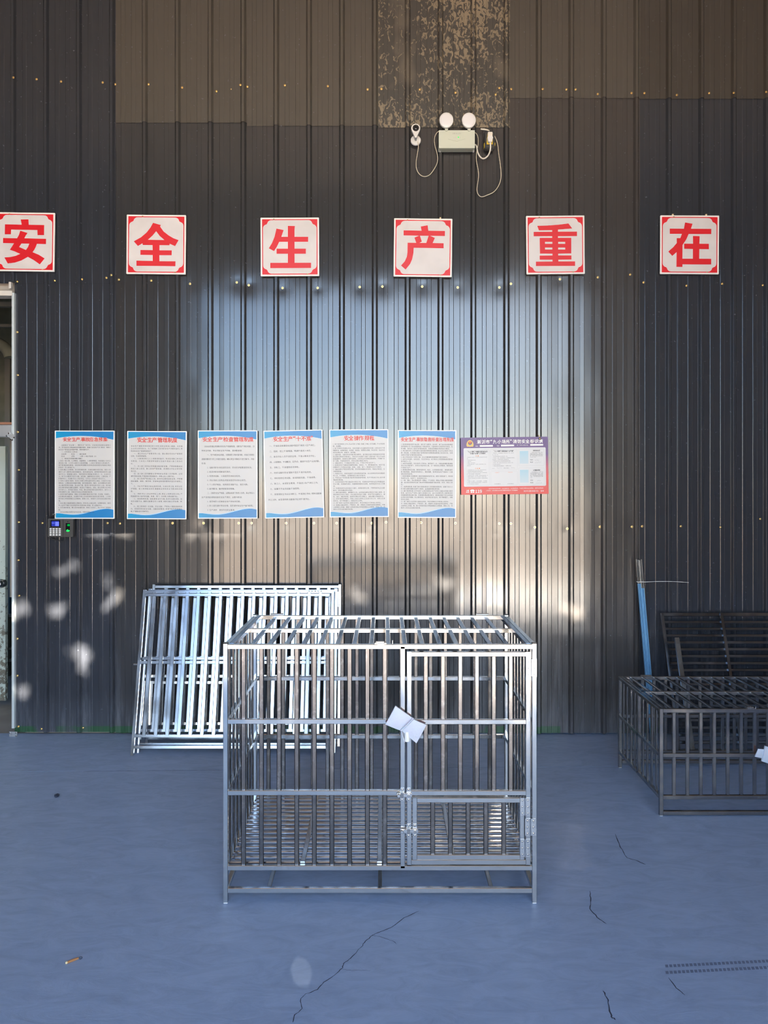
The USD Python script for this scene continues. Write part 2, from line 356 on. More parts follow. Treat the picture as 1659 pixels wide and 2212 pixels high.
flat('poster_pale', (0.38, 0.62, 0.80), 0.35)
flat('poster_title', (0.62, 0.05, 0.035), 0.4)
flat('ink', (0.030, 0.030, 0.032), 0.5)
flat('ink_soft', (0.20, 0.20, 0.20), 0.5)
mat('board_print', {'t': ('texture_coordinate', {}), 's': ('separate_xyz', {}), 'm': ('map_range', {'from_min': 0.195, 'from_max': -0.195, 'clamp': True}),
    'r': ('rgb_ramp', {'ramp': [(0.0, (0.105, 0.045, 0.19)), (0.30, (0.115, 0.045, 0.19)), (0.56, (0.52, 0.055, 0.085)), (0.7, (0.68, 0.045, 0.040)), (1.0, (0.70, 0.045, 0.035))]}),
    'p': ('principled_bsdf', {'roughness': 0.35})}, [('t.object', 's.vector'), ('s.z', 'm.value'), ('m.result', 'r.fac'), ('r.color', 'p.base_color')])
flat('board_white', (0.68, 0.67, 0.65), 0.4)
flat('board_line', (0.50, 0.50, 0.49), 0.5)
mat('photo_blank', {'t': ('texture_coordinate', {}), 's': ('separate_xyz', {}), 'm': ('map_range', {'from_min': -0.075, 'from_max': 0.09, 'clamp': True}),
    'c': ('mix_color', {'a': (0.60, 0.64, 0.64), 'b': (0.30, 0.56, 0.66)}), 'p': ('principled_bsdf', {'roughness': 0.4})},
    [('t.object', 's.vector'), ('s.z', 'm.value'), ('m.result', 'c.fac'), ('c.result', 'p.base_color')])
flat('orange_ink', (0.78, 0.26, 0.05), 0.5)
flat('emblem_gold', (0.72, 0.47, 0.10), 0.4)
flat('emblem_blue', (0.03, 0.035, 0.10), 0.4)
flat('emblem_red', (0.75, 0.14, 0.04), 0.4)

mat('roof_sheet', {'g': ('geometry', {}), 'n': ('noise_texture', {'scale': 0.8, 'detail': 4}), 'r': ('rgb_ramp', {'ramp': [(0.3, (0.46, 0.43, 0.385)), (0.7, (0.54, 0.51, 0.46))]}),
    'p': ('principled_bsdf', {'roughness': 0.6})}, [('g.position', 'n.vector'), ('n.fac', 'r.fac'), ('r.color', 'p.base_color')])
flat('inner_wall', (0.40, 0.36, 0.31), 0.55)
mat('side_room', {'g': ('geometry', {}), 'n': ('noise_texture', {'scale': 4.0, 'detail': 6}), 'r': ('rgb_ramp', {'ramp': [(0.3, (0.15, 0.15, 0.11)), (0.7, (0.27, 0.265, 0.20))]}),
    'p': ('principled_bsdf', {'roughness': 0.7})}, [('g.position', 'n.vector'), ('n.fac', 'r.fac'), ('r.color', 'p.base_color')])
mat('door_paint', {'g': ('geometry', {}), 'n': ('noise_texture', {'scale': 26.0, 'detail': 6, 'roughness': 0.7}), 's': ('separate_xyz', {}),
    'h': ('map_range', {'from_min': 1.7, 'from_max': 0.1, 'to_min': -0.10, 'to_max': 0.16, 'clamp': True}), 'a': ('math', {'math_type': 'add'}),
    'r': ('rgb_ramp', {'ramp': [(0.60, (0, 0, 0)), (0.66, (1, 1, 1))]}), 'c': ('mix_color', {'a': (0.50, 0.58, 0.53), 'b': (0.16, 0.15, 0.12)}),
    'p': ('principled_bsdf', {'roughness': 0.6})},
    [('g.position', 'n.vector'), ('g.position', 's.vector'), ('s.z', 'h.value'), ('n.fac', 'a.value1'), ('h.result', 'a.value2'), ('a.value', 'r.fac'), ('r.color', 'c.fac'), ('c.result', 'p.base_color')])
flat('jamb_paint', (0.50, 0.55, 0.56), 0.5)
flat('beam_white', (0.62, 0.58, 0.52), 0.6)
flat('old_wood', (0.30, 0.14, 0.08), 0.7)
flat('dark_junk', (0.08, 0.07, 0.05), 0.7)
flat('grey_board', (0.26, 0.24, 0.21), 0.8)
flat('teal_cloth', (0.015, 0.055, 0.085), 0.8)
mat('leaf', {'d': ('diffuse_bsdf', {'color': (0.05, 0.09, 0.03)}), 't': ('translucent_bsdf', {'color': (0.05, 0.09, 0.02)}), 'm': ('mix_closure', {'fac': 0.25})},
    [('d.BSDF', 'm.closure1'), ('t.BSDF', 'm.closure2')], surface='m.closure')
flat('bark', (0.10, 0.08, 0.06), 0.9)
flat('leaf_litter', (0.42, 0.19, 0.07), 0.7)
flat('litter_tip', (0.75, 0.62, 0.35), 0.6)
flat('litter_wire', (0.03, 0.04, 0.07), 0.4)

# ------------------------------------------------------------------ the hall
WALL_Y = 5.23                       # the flat pans of the sheet wall; ribs stand 20 mm in front of them
SX = WALL_Y / F                     # metres per pixel on the wall
def wx(px): return (px - CX) * (WALL_Y - 0.01) / F
def wz(py): return CAM_H + (HZ - py) * (WALL_Y - 0.004) / F
rng = np.random.default_rng(7)

# floor: two slabs with the joint between them
fl = keys(UsdGeom.Xform.Define(stage, '/World/floor').GetPrim(), kind='structure', label='blue-grey painted concrete floor')
jl, jr = GX(0, 1667.5), GX(1350, 1655.0)
sl = (jr[1] - jl[1]) / (jr[0] - jl[0]); jy = lambda x: jl[1] + (x - jl[0]) * sl
def slab(pts):
    m = trimesh.creation.extrude_polygon(Polygon(pts), 0.12, engine='earcut'); m.apply_translation([0, 0, -0.12]); return m.vertices, m.faces
XL, XR = -7.0, 6.0
obj('slab', slab([(XL, -2.1), (XR, -2.1), (XR, jy(XR)), (XL, jy(XL))]), 'floor_paint', fl)
obj('slab', slab([(XL, jy(XL) + 0.004), (XR, jy(XR) + 0.004), (XR, 5.26), (XL, 5.26)]), 'floor_paint', fl)
obj('joint_bed', bx((XL, jy(XR) - 0.1, -0.14), (XR, jy(XL) + 0.1, -0.012)), 'crack', fl)
def ribbon(pix, w, z, jitter=0.0, sub=1):
    """A thin line lying on the floor along pixels of the photograph."""
    p = np.array([GX(*q)[:2] for q in pix])
    if sub > 1:
        s = np.linspace(0, len(p) - 1, (len(p) - 1) * sub + 1); i = np.minimum(s.astype(int), len(p) - 2); p = p[i] + (p[i + 1] - p[i]) * (s - i)[:, None]
        p[1:-1] += rng.normal(0, jitter, p[1:-1].shape)
    t = np.gradient(p, axis=0); t /= np.linalg.norm(t, axis=1, keepdims=True); n = np.stack([-t[:, 1], t[:, 0]], 1)
    ww = w * np.r_[0.3, rng.uniform(0.5, 1.2, len(p) - 2), 0.3][:, None] / 2
    v = np.hstack([np.vstack([p + n * ww, p - n * ww]), np.full((2 * len(p), 1), z)]); k = len(p)
    f = [(i, k + i, k + i + 1) for i in range(k - 1)] + [(i, k + i + 1, i + 1) for i in range(k - 1)]
    return v, np.array(f)
for pix, w in (([(905, 1968), (873, 1983), (845, 2004), (810, 2018), (803, 2022), (790, 2033), (780, 2046), (757, 2071), (743, 2080), (740, 2090), (722, 2108), (699, 2122), (686, 2138), (660, 2148), (649, 2158), (652, 2179), (638, 2193), (632, 2209)], 0.0030),
               ([(803, 2020), (825, 2025), (850, 2033), (858, 2040)], 0.0016), ([(735, 2094), (760, 2096), (800, 2097)], 0.0014),
               ([(1274, 1925), (1276, 1945), (1275, 1964), (1290, 1982), (1310, 1996)], 0.0040), ([(1329, 1802), (1340, 1830), (1354, 1853), (1372, 1858), (1395, 1868)], 0.0045),
               ([(1302, 2140), (1313, 2160), (1317, 2185), (1322, 2197), (1330, 2203)], 0.0045), ([(1444, 2112), (1462, 2135), (1480, 2150)], 0.0035)):
    obj('crack', ribbon(pix, w, 0.0006, 0.0012, 4), 'crack', fl)
obj('joint_edge', ribbon([(180, 1666.2), (300, 1665.4), (420, 1664.3), (478, 1663.6)], 0.006, 0.0006, 0.001, 12), 'crack_edge', fl)
tr = []
a0, a1 = GX(1440, 2094), GX(1659, 2083)
for k in range(26):
    q = a0 + (a1 - a0) * (k / 25.0)
    for side in (-1, 1):
        c = q + np.array([0.006 * side, side * 0.018, 0.0005])
        tr.append((np.array([c + (-.006, -.008, 0), c + (.004, -.008, 0), c + (.008, .008, 0), c + (-.002, .008, 0)]), np.array([(0, 1, 2), (0, 2, 3)])))
obj('tyre_mark', join(tr), 'tread', fl, kind='stuff')

# the sheet wall
RIB = lambda i: 880.6 + 71.05 * i if i <= 3 else 1093.75 + 70.3 * (i - 3)
SCREW_PX = [(31, 171), (78, 171), (131, 176), (221, 178), (248, 182), (320, 182), (393, 189), (467, 197), (499, 193), (520, 187), (534, 187), (615, 184), (708, 186), (794, 193), (824, 192), (907, 193),
    (984, 200), (1079, 190), (1071, 204), (1105, 192), (1173, 192), (1224, 193), (1244, 193), (1292, 203), (1365, 201), (1393, 201), (1463, 205), (1533, 201), (1583, 204), (1653, 202),
    (36, 608), (117, 606), (176, 603), (229, 600), (242, 596), (256, 604), (326, 606), (410, 613), (511, 610), (537, 616), (610, 622), (686, 622), (777, 620), (826, 619), (912, 619), (989, 621), (1079, 621),
    (1104, 613), (1210, 603), (1292, 599), (1362, 593), (1391, 610), (1484, 617), (1561, 613), (1649, 616),
    (39, 1128), (90, 1130), (231, 1130), (258, 1131), (372, 1130), (439, 1130), (515, 1130), (543, 1130), (618, 1130), (678, 1130), (727, 1130), (803, 1130), (834, 1128), (910, 1129), (984, 1130), (1079, 1131),
    (1104, 1131), (1156, 1139), (1226, 1142), (1297, 1138), (1366, 1138), (1388, 1137), (1472, 1137), (1558, 1139), (1644, 1121),
    (36, 717), (37, 810), (37, 933), (39, 1015), (38, 1210), (40, 1287), (36, 1380), (36, 1460), (38, 1570), (88, 1575), (178, 1573)]
SCREWS = [(wx(a), wz(b)) for a, b in SCREW_PX]
H_RIB = 0.020
def sheet(i0, i1, z0, z1, out=0.0, seed=0, clip_left=None, dz=0.035):
    """One ribbed steel sheet with its ribs i0+1..i1, as strips that are smooth along themselves and creased where the sheet is folded."""
    r = np.random.default_rng(seed)
    keys_ = []                                          # (x in pixels, depth in metres), left to right
    lift = lambda: r.normal(0, 0.00022)
    for i in range(i0, i1 + 1):
        c, w = RIB(i), RIB(i + 1) - RIB(i)
        if i > i0: keys_ += [(c - 6.4, lift()), (c - 2.6, H_RIB), (c + 2.6, H_RIB), (c + 6.4, lift())]
        else: keys_ += [(c + 8.0, lift())]
        if i < i1:
            for o in (18.9, 41.6):
                keys_ += [(c + o, lift()), (c + o + 0.7, 0.0018 + lift()), (c + o + 9.0, 0.0018 + lift()), (c + o + 9.7, lift())]
        elif i == i1: keys_ += [(c + 8.0, lift())]
    if clip_left is not None:
        k0 = [(x, d) for x, d in keys_ if x > clip_left + 1]; keys_ = [(clip_left, k0[0][1])] + k0
    nz = max(2, int(math.ceil((z1 - z0) / dz))) + 1
    z = np.linspace(z0, z1, nz)
    V, Fc, N, k = [], [], [], 0
    kx = wx(np.array([q[0] for q in keys_])); kd = np.array([q[1] for q in keys_])
    slope = np.diff(kd) / np.diff(kx); e = 0.004; rad = 0.0008               # the folds are rounded
    def dep(X, Z, D):
        q = np.stack([X * 2.2, Z * 1.3, np.full_like(X, seed * 3.1)], -1); q2 = np.stack([X * 7.0, Z * 2.6, np.full_like(X, seed * 1.7)], -1)
        d = D + (meshkit.fbm(q, 3, 11) - 0.5) * 0.0055 + (meshkit.noise(q2, 5) - 0.5) * 0.0007
        for sx, sz in SCREWS:
            if X.min() - 0.12 < sx < X.max() + 0.12 and z0 - 0.1 < sz < z1 + 0.1:
                rr = (X - sx) ** 2 + (Z - sz) ** 2
                a = 0.3 + 0.7 * ((sx * 7.31 + sz * 3.17) % 1.0)
                d = d - a * (0.0009 * np.exp(-rr / 0.026 ** 2) + 0.0011 * np.exp(-rr / 0.07 ** 2))
        return d + out
    def strip(xs, ds, g):
        nonlocal k
        ns = len(xs); X, Z = np.meshgrid(xs, z, indexing='ij'); D = np.repeat(np.asarray(ds)[:, None], nz, 1)
        d = dep(X, Z, D); gz = (dep(X, Z + e, D) - dep(X, Z - e, D)) / (2 * e)
        gx = (dep(X + e, Z, D) - dep(X - e, Z, D)) / (2 * e) + np.asarray(g)[:, None]
        n = np.stack([-gx, -np.ones_like(gx), -gz], -1); n /= np.linalg.norm(n, axis=-1, keepdims=True)
        V.append(np.stack([X, WALL_Y - d, Z], -1).reshape(-1, 3)); N.append(n.reshape(-1, 3))
        a, b = np.meshgrid(np.arange(ns - 1), np.arange(nz - 1), indexing='ij')
        Fc.append(np.stack([a * nz + b, (a + 1) * nz + b, (a + 1) * nz + b + 1, a * nz + b + 1], -1).reshape(-1, 4) + k); k += ns * nz
    last = len(slope) - 1
    for i in range(len(slope)):
        w_ = kx[i + 1] - kx[i]; t0 = 0 if i == 0 else min(rad, 0.3 * w_); t1 = 0 if i == last else min(rad, 0.3 * w_)
        xs = np.linspace(kx[i] + t0, kx[i + 1] - t1, 2 if abs(kd[i + 1] - kd[i]) > 0.0012 or w_ < 0.02 else 4)
        strip(xs, kd[i] + slope[i] * (xs - kx[i]), [slope[i]] * len(xs))
        if i < last:
            t2 = min(rad, 0.3 * (kx[i + 2] - kx[i + 1]))
            xs = np.array([kx[i + 1] - t1, kx[i + 1] + (t2 - t1) / 2, kx[i + 1] + t2]); da, db = kd[i + 1] - slope[i] * t1, kd[i + 1] + slope[i + 1] * t2
            strip(xs, [da, (da + db) / 4 + kd[i + 1] / 2, db], [slope[i], (slope[i] + slope[i + 1]) / 2, slope[i + 1]])
    return np.vstack(V), np.vstack(Fc), np.vstack(N)
wb = keys(UsdGeom.Xform.Define(stage, '/World/wall_back').GetPrim(), kind='structure', label='dark ribbed steel sheet wall')
TOP = 6.4
DOOR_X, DOOR_Z = wx(30), wz(634)
cols = [(-13, -9, 612, 'sheet_dark', 'sheet_dark', 30), (-9, -5, 265, 'sheet_slate', 'sheet_upper', None), (-5, -1, 272, 'sheet_slate', 'sheet_upper', None),
        (-1, 3, 275.5, 'sheet_slate', 'sheet_peeled', None), (3, 7, 212, 'sheet_brown', 'sheet_upper', None), (7, 11, 213.5, 'sheet_dark', 'sheet_upper_dark', None), (11, 15, 213.5, 'sheet_dark', 'sheet_upper_dark', None)]
for k, (i0, i1, lap, lo, up, cl) in enumerate(cols):
    zl = wz(lap)
    v, f, n = sheet(i0, i1, 0.012 if k else 0.018, zl + 0.06, 0.0, 20 + k, cl); gridmesh('sheet', v, f, n, lo, wb)
    v, f, n = sheet(i0, i1, zl, TOP, 0.0032, 40 + k, None); gridmesh('sheet', v, f, n, up, wb)
v, f, n = sheet(-17, -13, wz(612), TOP, 0.0032, 61); gridmesh('sheet', v, f, n, 'sheet_dark', wb)
v, f, n = sheet(-21, -17, 0.0, TOP, 0.0, 62); gridmesh('sheet', v, f, n, 'sheet_dark', wb)
v, f, n = sheet(15, 19, 0.0, TOP, 0.0, 63); gridmesh('sheet', v, f, n, 'sheet_dark', wb)
# a plain backing skin keeps daylight from the room behind
obj('backing', bx((DOOR_X + 0.05, WALL_Y + 0.045, 0.0), (XR, WALL_Y + 0.06, TOP)), 'inner_wall', wb)
obj('backing', bx((XL, WALL_Y + 0.045, DOOR_Z + 0.02), (DOOR_X + 0.05, WALL_Y + 0.06, TOP)), 'inner_wall', wb)
obj('backing', bx((XL, WALL_Y + 0.045, 0), (-3.62, WALL_Y + 0.06, DOOR_Z + 0.02)), 'inner_wall', wb)
cap = trimesh.creation.revolve(np.array([(0, 0), (0.0085, 0), (0.0085, 0.0012), (0.0048, 0.0012), (0.0046, 0.0048), (0.0030, 0.0062), (0, 0.0064)]), sections=10)
cv = np.stack([cap.vertices[:, 0], -cap.vertices[:, 2], cap.vertices[:, 1]], 1)
for sx, sz in SCREWS:
    q = np.array([[abs((sx / (WALL_Y - 0.01) * F + CX) - RIB(i)) for i in range(-13, 16)]]).min()
    on_rib = q < 5.5
    obj('screw', (cv + (sx, WALL_Y - (H_RIB if on_rib else -0.0015) - 0.0015 - (0.0032 if sz > 3.0 else 0), sz), cap.faces), 'brass', wb, smooth=40)

# doorway at the left edge: white jamb strip, header, steel crossbar, old door leaf, the room behind
d1 = keys(UsdGeom.Xform.Define(stage, '/World/door_1').GetPrim(), kind='structure', label='doorway to the side room')
jx0, jx1 = wx(29.0), wx(33.0)
obj('jamb', bx((wx(27.5), 5.205, 0.05), (wx(33.2), 5.262, DOOR_Z)), 'jamb_paint', d1)
obj('header', bx((-3.6, 5.20, wz(640.5)), (wx(29), 5.29, wz(630))), 'beam_white', d1)
obj('header_block', bx((wx(23.5), 5.19, wz(626)), (wx(28.5), 5.215, wz(612))), 'beam_white', d1)
ca = P(15, 931, 5.27)
obj('crossbar', beam((-3.6, 5.27, ca[2]), (wx(27), 5.27, ca[2]), 0.05, 0.085, ch=0.004), 'galvanised', d1)
obj('crossbar_board', bx((-3.6, 5.24, ca[2] + 0.043), (wx(28), 5.31, ca[2] + 0.058)), 'old_wood', d1)
pl = affinity.rotate(sbox(-0.025, -0.017, 0.025, 0.017), -38); gp = affinity.translate(pl, wx(26.5), wz(941.5))
cp = part(d1, 'corner_plate'); obj('plate', plate(gp, 0.004, 5.200), 'galvanised', cp)
for (a, b) in ((23.2, 937), (18.5, 942), (34, 946), (30.2, 951)):
    obj('bolt', disc((wx(a), 5.196, wz(b)), 0.0055, 0.005, 12, 0.001), 'steel_fitting', cp)
bp = part(d1, 'base_plate'); obj('plate', bx((wx(24.5), 5.19, wz(1589)), (wx(41), 5.196, wz(1577))), 'galvanised', bp)
for (a, b) in ((26, 1579.5), (39, 1579.5), (39.5, 1586.5)):
    obj('bolt', disc((wx(a), 5.19, wz(b)), 0.005, 0.004, 12, 0.001), 'steel_fitting', bp)
leaf = part(d1, 'door_leaf', 'pale green door leaf with flaking paint')
lx = P(11.5, 1300, 5.95)[0]
obj('panel', bx((lx - 0.9, 5.95, 0.035), (lx, 5.99, 2.005)), 'door_paint', leaf)
kx = P(5, 1260, 5.94)
obj('knob', ball(kx + (0, -0.045, 0), 0.029, 3, (1, 0.8, 1)), 'steel_bright', leaf, smooth=True); obj('knob_rose', disc(kx + (0, 0.01, 0), 0.033, 0.03, 24, 0.004), 'steel_fitting', leaf)

sr = keys(UsdGeom.Xform.Define(stage, '/World/wall_adjoining').GetPrim(), kind='structure', label='dim side room seen through the doorway')
SRX0, SRX1, SRY = -6.2, -1.6, 9.2
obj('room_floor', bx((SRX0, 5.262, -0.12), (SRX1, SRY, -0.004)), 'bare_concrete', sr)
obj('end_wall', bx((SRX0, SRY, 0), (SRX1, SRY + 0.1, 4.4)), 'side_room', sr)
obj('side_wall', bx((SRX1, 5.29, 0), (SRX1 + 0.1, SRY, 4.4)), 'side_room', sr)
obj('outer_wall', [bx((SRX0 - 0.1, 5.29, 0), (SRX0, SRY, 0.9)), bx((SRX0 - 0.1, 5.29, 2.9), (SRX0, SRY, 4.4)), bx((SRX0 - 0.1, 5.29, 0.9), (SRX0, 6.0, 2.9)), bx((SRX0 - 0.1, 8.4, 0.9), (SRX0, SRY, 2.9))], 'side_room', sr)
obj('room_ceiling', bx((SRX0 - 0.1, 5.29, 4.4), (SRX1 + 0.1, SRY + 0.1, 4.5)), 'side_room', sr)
# window_1 is an added, unseen opening that lets daylight into the side room
w1 = keys(UsdGeom.Xform.Define(stage, '/World/window_1').GetPrim(), kind='structure', label='unglazed opening of the side room')
obj('window_frame', [bx((SRX0 - 0.08, 6.0, 0.9), (SRX0 - 0.02, 8.4, 0.96)), bx((SRX0 - 0.08, 6.0, 2.84), (SRX0 - 0.02, 8.4, 2.9)), bx((SRX0 - 0.08, 7.17, 0.9), (SRX0 - 0.02, 7.23, 2.9))], 'beam_white', w1)
post = lambda px0, px1, d, y0, y1: bx(P(px0, y1, d), P(px1, y0, d) + (0, 0.06, 0))
obj('pilaster', post(10, 21, 8.8, 760, 1500), 'grey_board', sr)
obj('ceiling_beam', post(-120, 27.5, 7.6, 652, 662), 'grey_board', sr)
obj('ceiling_beam', post(-120, 27.5, 7.9, 700, 706), 'grey_board', sr)
duct = spline([P(-60, 735, 7.4), P(-10, 740, 7.4), P(12, 752, 7.4), P(22, 772, 7.4)], 24)
obj('duct', pipe(duct, 0.055, 14), 'side_room', sr, smooth=40)
obj('leaning_board', post(21.5, 29, 5.7, 950, 1290), 'grey_board', sr)

th = thing('side_room_shelf', 'low dark shelf stacked with odds and ends in the side room behind the doorway', 'shelf')
sd = 6.9
for a, b in ((1327, 1333), (1399, 1404), (1423, 1430)):
    obj('shelf_board', bx(P(-40, b, sd), P(28, a, sd) + (0, 0.4, 0)), 'grey_board', th)
for a in (-38, 17.5): obj('leg', post(a, a + 2.5, sd, 1330, 1500), 'dark_junk', th)
obj('back_panel', bx(P(-40, 1480, sd + 0.42), P(30, 1330, sd + 0.42) + (0, 0.02, 0)), 'dark_junk', th)
c1 = thing('teal_cloth_roll', 'dark teal cloth roll standing on the white shelf edge behind the door leaf', 'cloth')
obj('roll', pipe([P(23, 1326.5, 6.95), P(23, 1290, 6.95)], 0.016, 14), 'teal_cloth', c1, smooth=40)

# the rest of the shell: side walls, front wall with the big opening, roof, yard
DW, DH, FY = 3.0, 4.88, -2.0
wf = keys(UsdGeom.Xform.Define(stage, '/World/wall_front').GetPrim(), kind='structure', label='front wall with the wide open doorway')
obj('wall_panel', bx((XL, FY - 0.12, 0), (-DW, FY, TOP)), 'inner_wall', wf)
obj('wall_panel', bx((DW, FY - 0.12, 0), (XR, FY, TOP)), 'inner_wall', wf)
obj('wall_panel', bx((-DW, FY - 0.12, DH), (DW, FY, TOP)), 'inner_wall', wf)
obj('wall_left', bx((XL - 0.1, FY, 0), (XL, WALL_Y + 0.05, TOP)), 'inner_wall', None, kind='structure')
obj('wall_right', bx((XR, FY, 0), (XR + 0.1, WALL_Y + 0.05, TOP)), 'inner_wall', None, kind='structure')
obj('ceiling', bx((XL - 0.1, FY - 0.12, TOP), (XR + 0.1, WALL_Y + 0.06, TOP + 0.1)), 'roof_sheet', None, kind='structure')
obj('ground', bx((-150, -300, -0.3), (150, FY - 0.1, -0.03)), 'yard_ground', None, kind='structure')

# added, unseen tree; its crown gaps are shaped to throw the sun spots
tan = lambda d: d / math.hypot(SUN[0], SUN[1])
TREE_Y = -27.0
def to_tree(p):
    p = np.asarray(p, float); return p + SUN * ((TREE_Y - p[1]) / SUN[1])
spots = [((p[0], 5.225, p[1]), r) for p, r in (((wx(a), wz(b)), r) for a, b, r in (
    (200, 1143, .075), (214, 1155, .05), (232, 1132, .05), (255, 1143, .06), (275, 1140, .07), (274, 1157, .05), (403, 1143, .05), (420, 1142, .075), (442, 1154, .05), (485, 1137, .075), (521, 1150, .05),
    (158, 1217, .055), (120, 1234, .04), (40, 1317, .06), (60, 1318, .05), (120, 1318, .07), (135, 1315, .05), (155, 1410, .06), (170, 1410, .06), (185, 1410, .06), (232, 1247, .06), (253, 1288, .05), (229, 1318, .05),
    (48, 1490, .06), (182, 1455, .04), (780, 1148, .075), (790, 1160, .075), (762, 1277, .06), (780, 1292, .05), (955, 1262, .06), (970, 1260, .05), (944, 1246, .04), (1076, 1150, .05), (1079, 1285, .06), (1204, 1267, .04),
    (1222, 1320, .06), (1236, 1320, .06), (1250, 1320, .06), (1142, 1332, .05), (1080, 1300, .05)))]
spots = [(p, 0.62 * r) for p, r in spots]
spots += [(GX(a, b), 0.2 * r - 0.019) for a, b, r in ((540, 2009, .04), (575, 2042, .05), (585, 2112, .06), (600, 2128, .06), (616, 2135, .05), (632, 2100, .06), (625, 2115, .04), (683, 2098, .05), (672, 2122, .06), (695, 2112, .05), (712, 2122, .05),
    (700, 1992, .05), (714, 1999, .04), (800, 1982, .04), (810, 2020, .03), (800, 2117, .05), (815, 2126, .06), (835, 2124, .05), (880, 2092, .05), (888, 2103, .05), (838, 2165, .04), (553, 2190, .06), (530, 2163, .04),
    (965, 2042, .05), (975, 2016, .05), (1132, 2012, .06), (1147, 2017, .04), (1130, 2078, .05), (1035, 2180, .05), (1055, 2174, .05), (1050, 2150, .04), (935, 2163, .05), (980, 2150, .04), (1065, 1972, .03))]
st = np.array([to_tree(p) for p, r in spots]); sr_ = np.array([r for p, r in spots])
lo_c = np.array([to_tree((-DW, FY, 0))[0] - 0.3, 0, to_tree((0, -0.8, 0))[2]]); hi_c = np.array([to_tree((DW, FY, 0))[0] + 0.3, 0, to_tree((0, 5.23, 1.75))[2]])
lr = np.random.default_rng(5)
NL = 52000
c = np.stack([lr.uniform(lo_c[0], hi_c[0], NL), lr.uniform(TREE_Y - 1.6, TREE_Y + 1.6, NL), np.zeros(NL)], 1)
c[:, 2] = lr.uniform(lo_c[2], hi_c[2], NL) - (c[:, 1] - TREE_Y) * SUN[2] / -SUN[1]
sz = lr.uniform(0.075, 0.12, NL)
q = c - SUN * ((c[:, 1] - TREE_Y) / SUN[1])[:, None]                      # where each leaf's ray meets the plane of the crown
keep = np.ones(NL, bool)
for t, r in zip(st, sr_):
    keep &= np.linalg.norm((q - t)[:, [0, 2]] * (1, math.cos(SUN_EL)), axis=1) > r + sz * 0.43
c, sz = c[keep], sz[keep]
u = lr.normal(size=c.shape); u /= np.linalg.norm(u, axis=1, keepdims=True)
w = np.cross(u, SUN + lr.normal(0, 0.5, c.shape)); w /= np.linalg.norm(w, axis=1, keepdims=True)
lv = np.stack([c - u * sz[:, None], c + w * sz[:, None] * 0.62, c + u * sz[:, None], c - w * sz[:, None] * 0.62], 1).reshape(-1, 3)
lf = np.arange(len(lv)).reshape(-1, 4)
tree = thing('added_tree', 'tall leafy tree standing far out in the yard opposite the open doorway', 'tree')
gridmesh('foliage', lv, lf, None, 'leaf', tree, kind='stuff')
tx = (lo_c[0] + hi_c[0]) / 2
obj('trunk', pipe([(tx + 0.3, TREE_Y, -0.1), (tx + 0.1, TREE_Y, 4), (tx, TREE_Y + 0.1, 9), (tx, TREE_Y, hi_c[2] - 1)], [0.28, 0.2, 0.15, 0.05], 12), 'bark', tree, smooth=40)

# ------------------------------------------------------------------ steel cages
T = 0.019
BW, BD = 0.019, 0.0095        # the flat bars
def hinge(parent, x, z, h, y, gap=0.0245, lw=0.0185, name='hinge'):
    """A riveted butt hinge standing on the front face, its pin at x."""
    g = part(parent, name)
    for s in (-1, 1):
        obj('leaf', bx((x + s * 0.0028, y - 0.0018, z - h / 2), (x + s * (0.0028 + lw), y, z + h / 2)), 'steel_fitting', g)
    obj('knuckle', pipe([(x, y - 0.001, z - h / 2), (x, y - 0.001, z + h / 2)], 0.0030, 10), 'steel_fitting', g, smooth=40)
    for s in (-1, 1):
        for k in (-1, 0, 1):
            obj('rivet', ball((x + s * (0.0028 + lw / 2), y - 0.0016, z + k * h * 0.37), 0.0042, 1, (1, 0.6, 1)), 'steel_fitting', g, smooth=True)
def latch(parent, xk, xb, xe, z, y):
    """A slide bolt: keeper at xk, mounting plate at xb, the bolt running from xe0 to xb."""
    g = part(parent, 'latch')
    for x in (xk, xb):
        obj('mount', rplate(x, z, 0.0165, 0.052, y), 'steel_fitting', g)
        for s in (-1, 1): obj('screw_head', ball((x, y - 0.0020, z + s * 0.020), 0.0045, 1, (1, 0.5, 1)), 'steel_fitting', g, smooth=True)
    obj('keeper', rplate(xk, z, 0.0125, 0.021, y - 0.006, 0.006), 'steel_dull', g)
    obj('bolt', beam((xe, y - 0.0065, z), (xb + 0.013, y - 0.0065, z), 0.008, 0.0165), 'steel_fitting', g)
    obj('bolt_knob', disc((xe + 0.006, y - 0.010, z), 0.0078, 0.008, 18, 0.002), 'steel_fitting', g, smooth=35)
    obj('stop', disc((xb, y - 0.010, z), 0.0052, 0.006, 14, 0.0015), 'steel_fitting', g, smooth=35)
def rplate(x, z, w, h, y, t=0.0016):
    return plate(rrect(x - w / 2, z - h / 2, x + w / 2, z + h / 2, 0.003), t, y)
def vbar(parent, x, y, z0, z1, m='steel_bar', name='bar', side=False):
    obj(name, beam((x, y, z0), (x, y, z1), BD if side else BW, BW if side else BD, up=(0, 1, 0), ch=0.0028), m, parent)
def rail(parent, p0, p1, m='steel_rail', name='rail', t=T):
    obj(name, beam(p0, p1, t, t), m, parent)

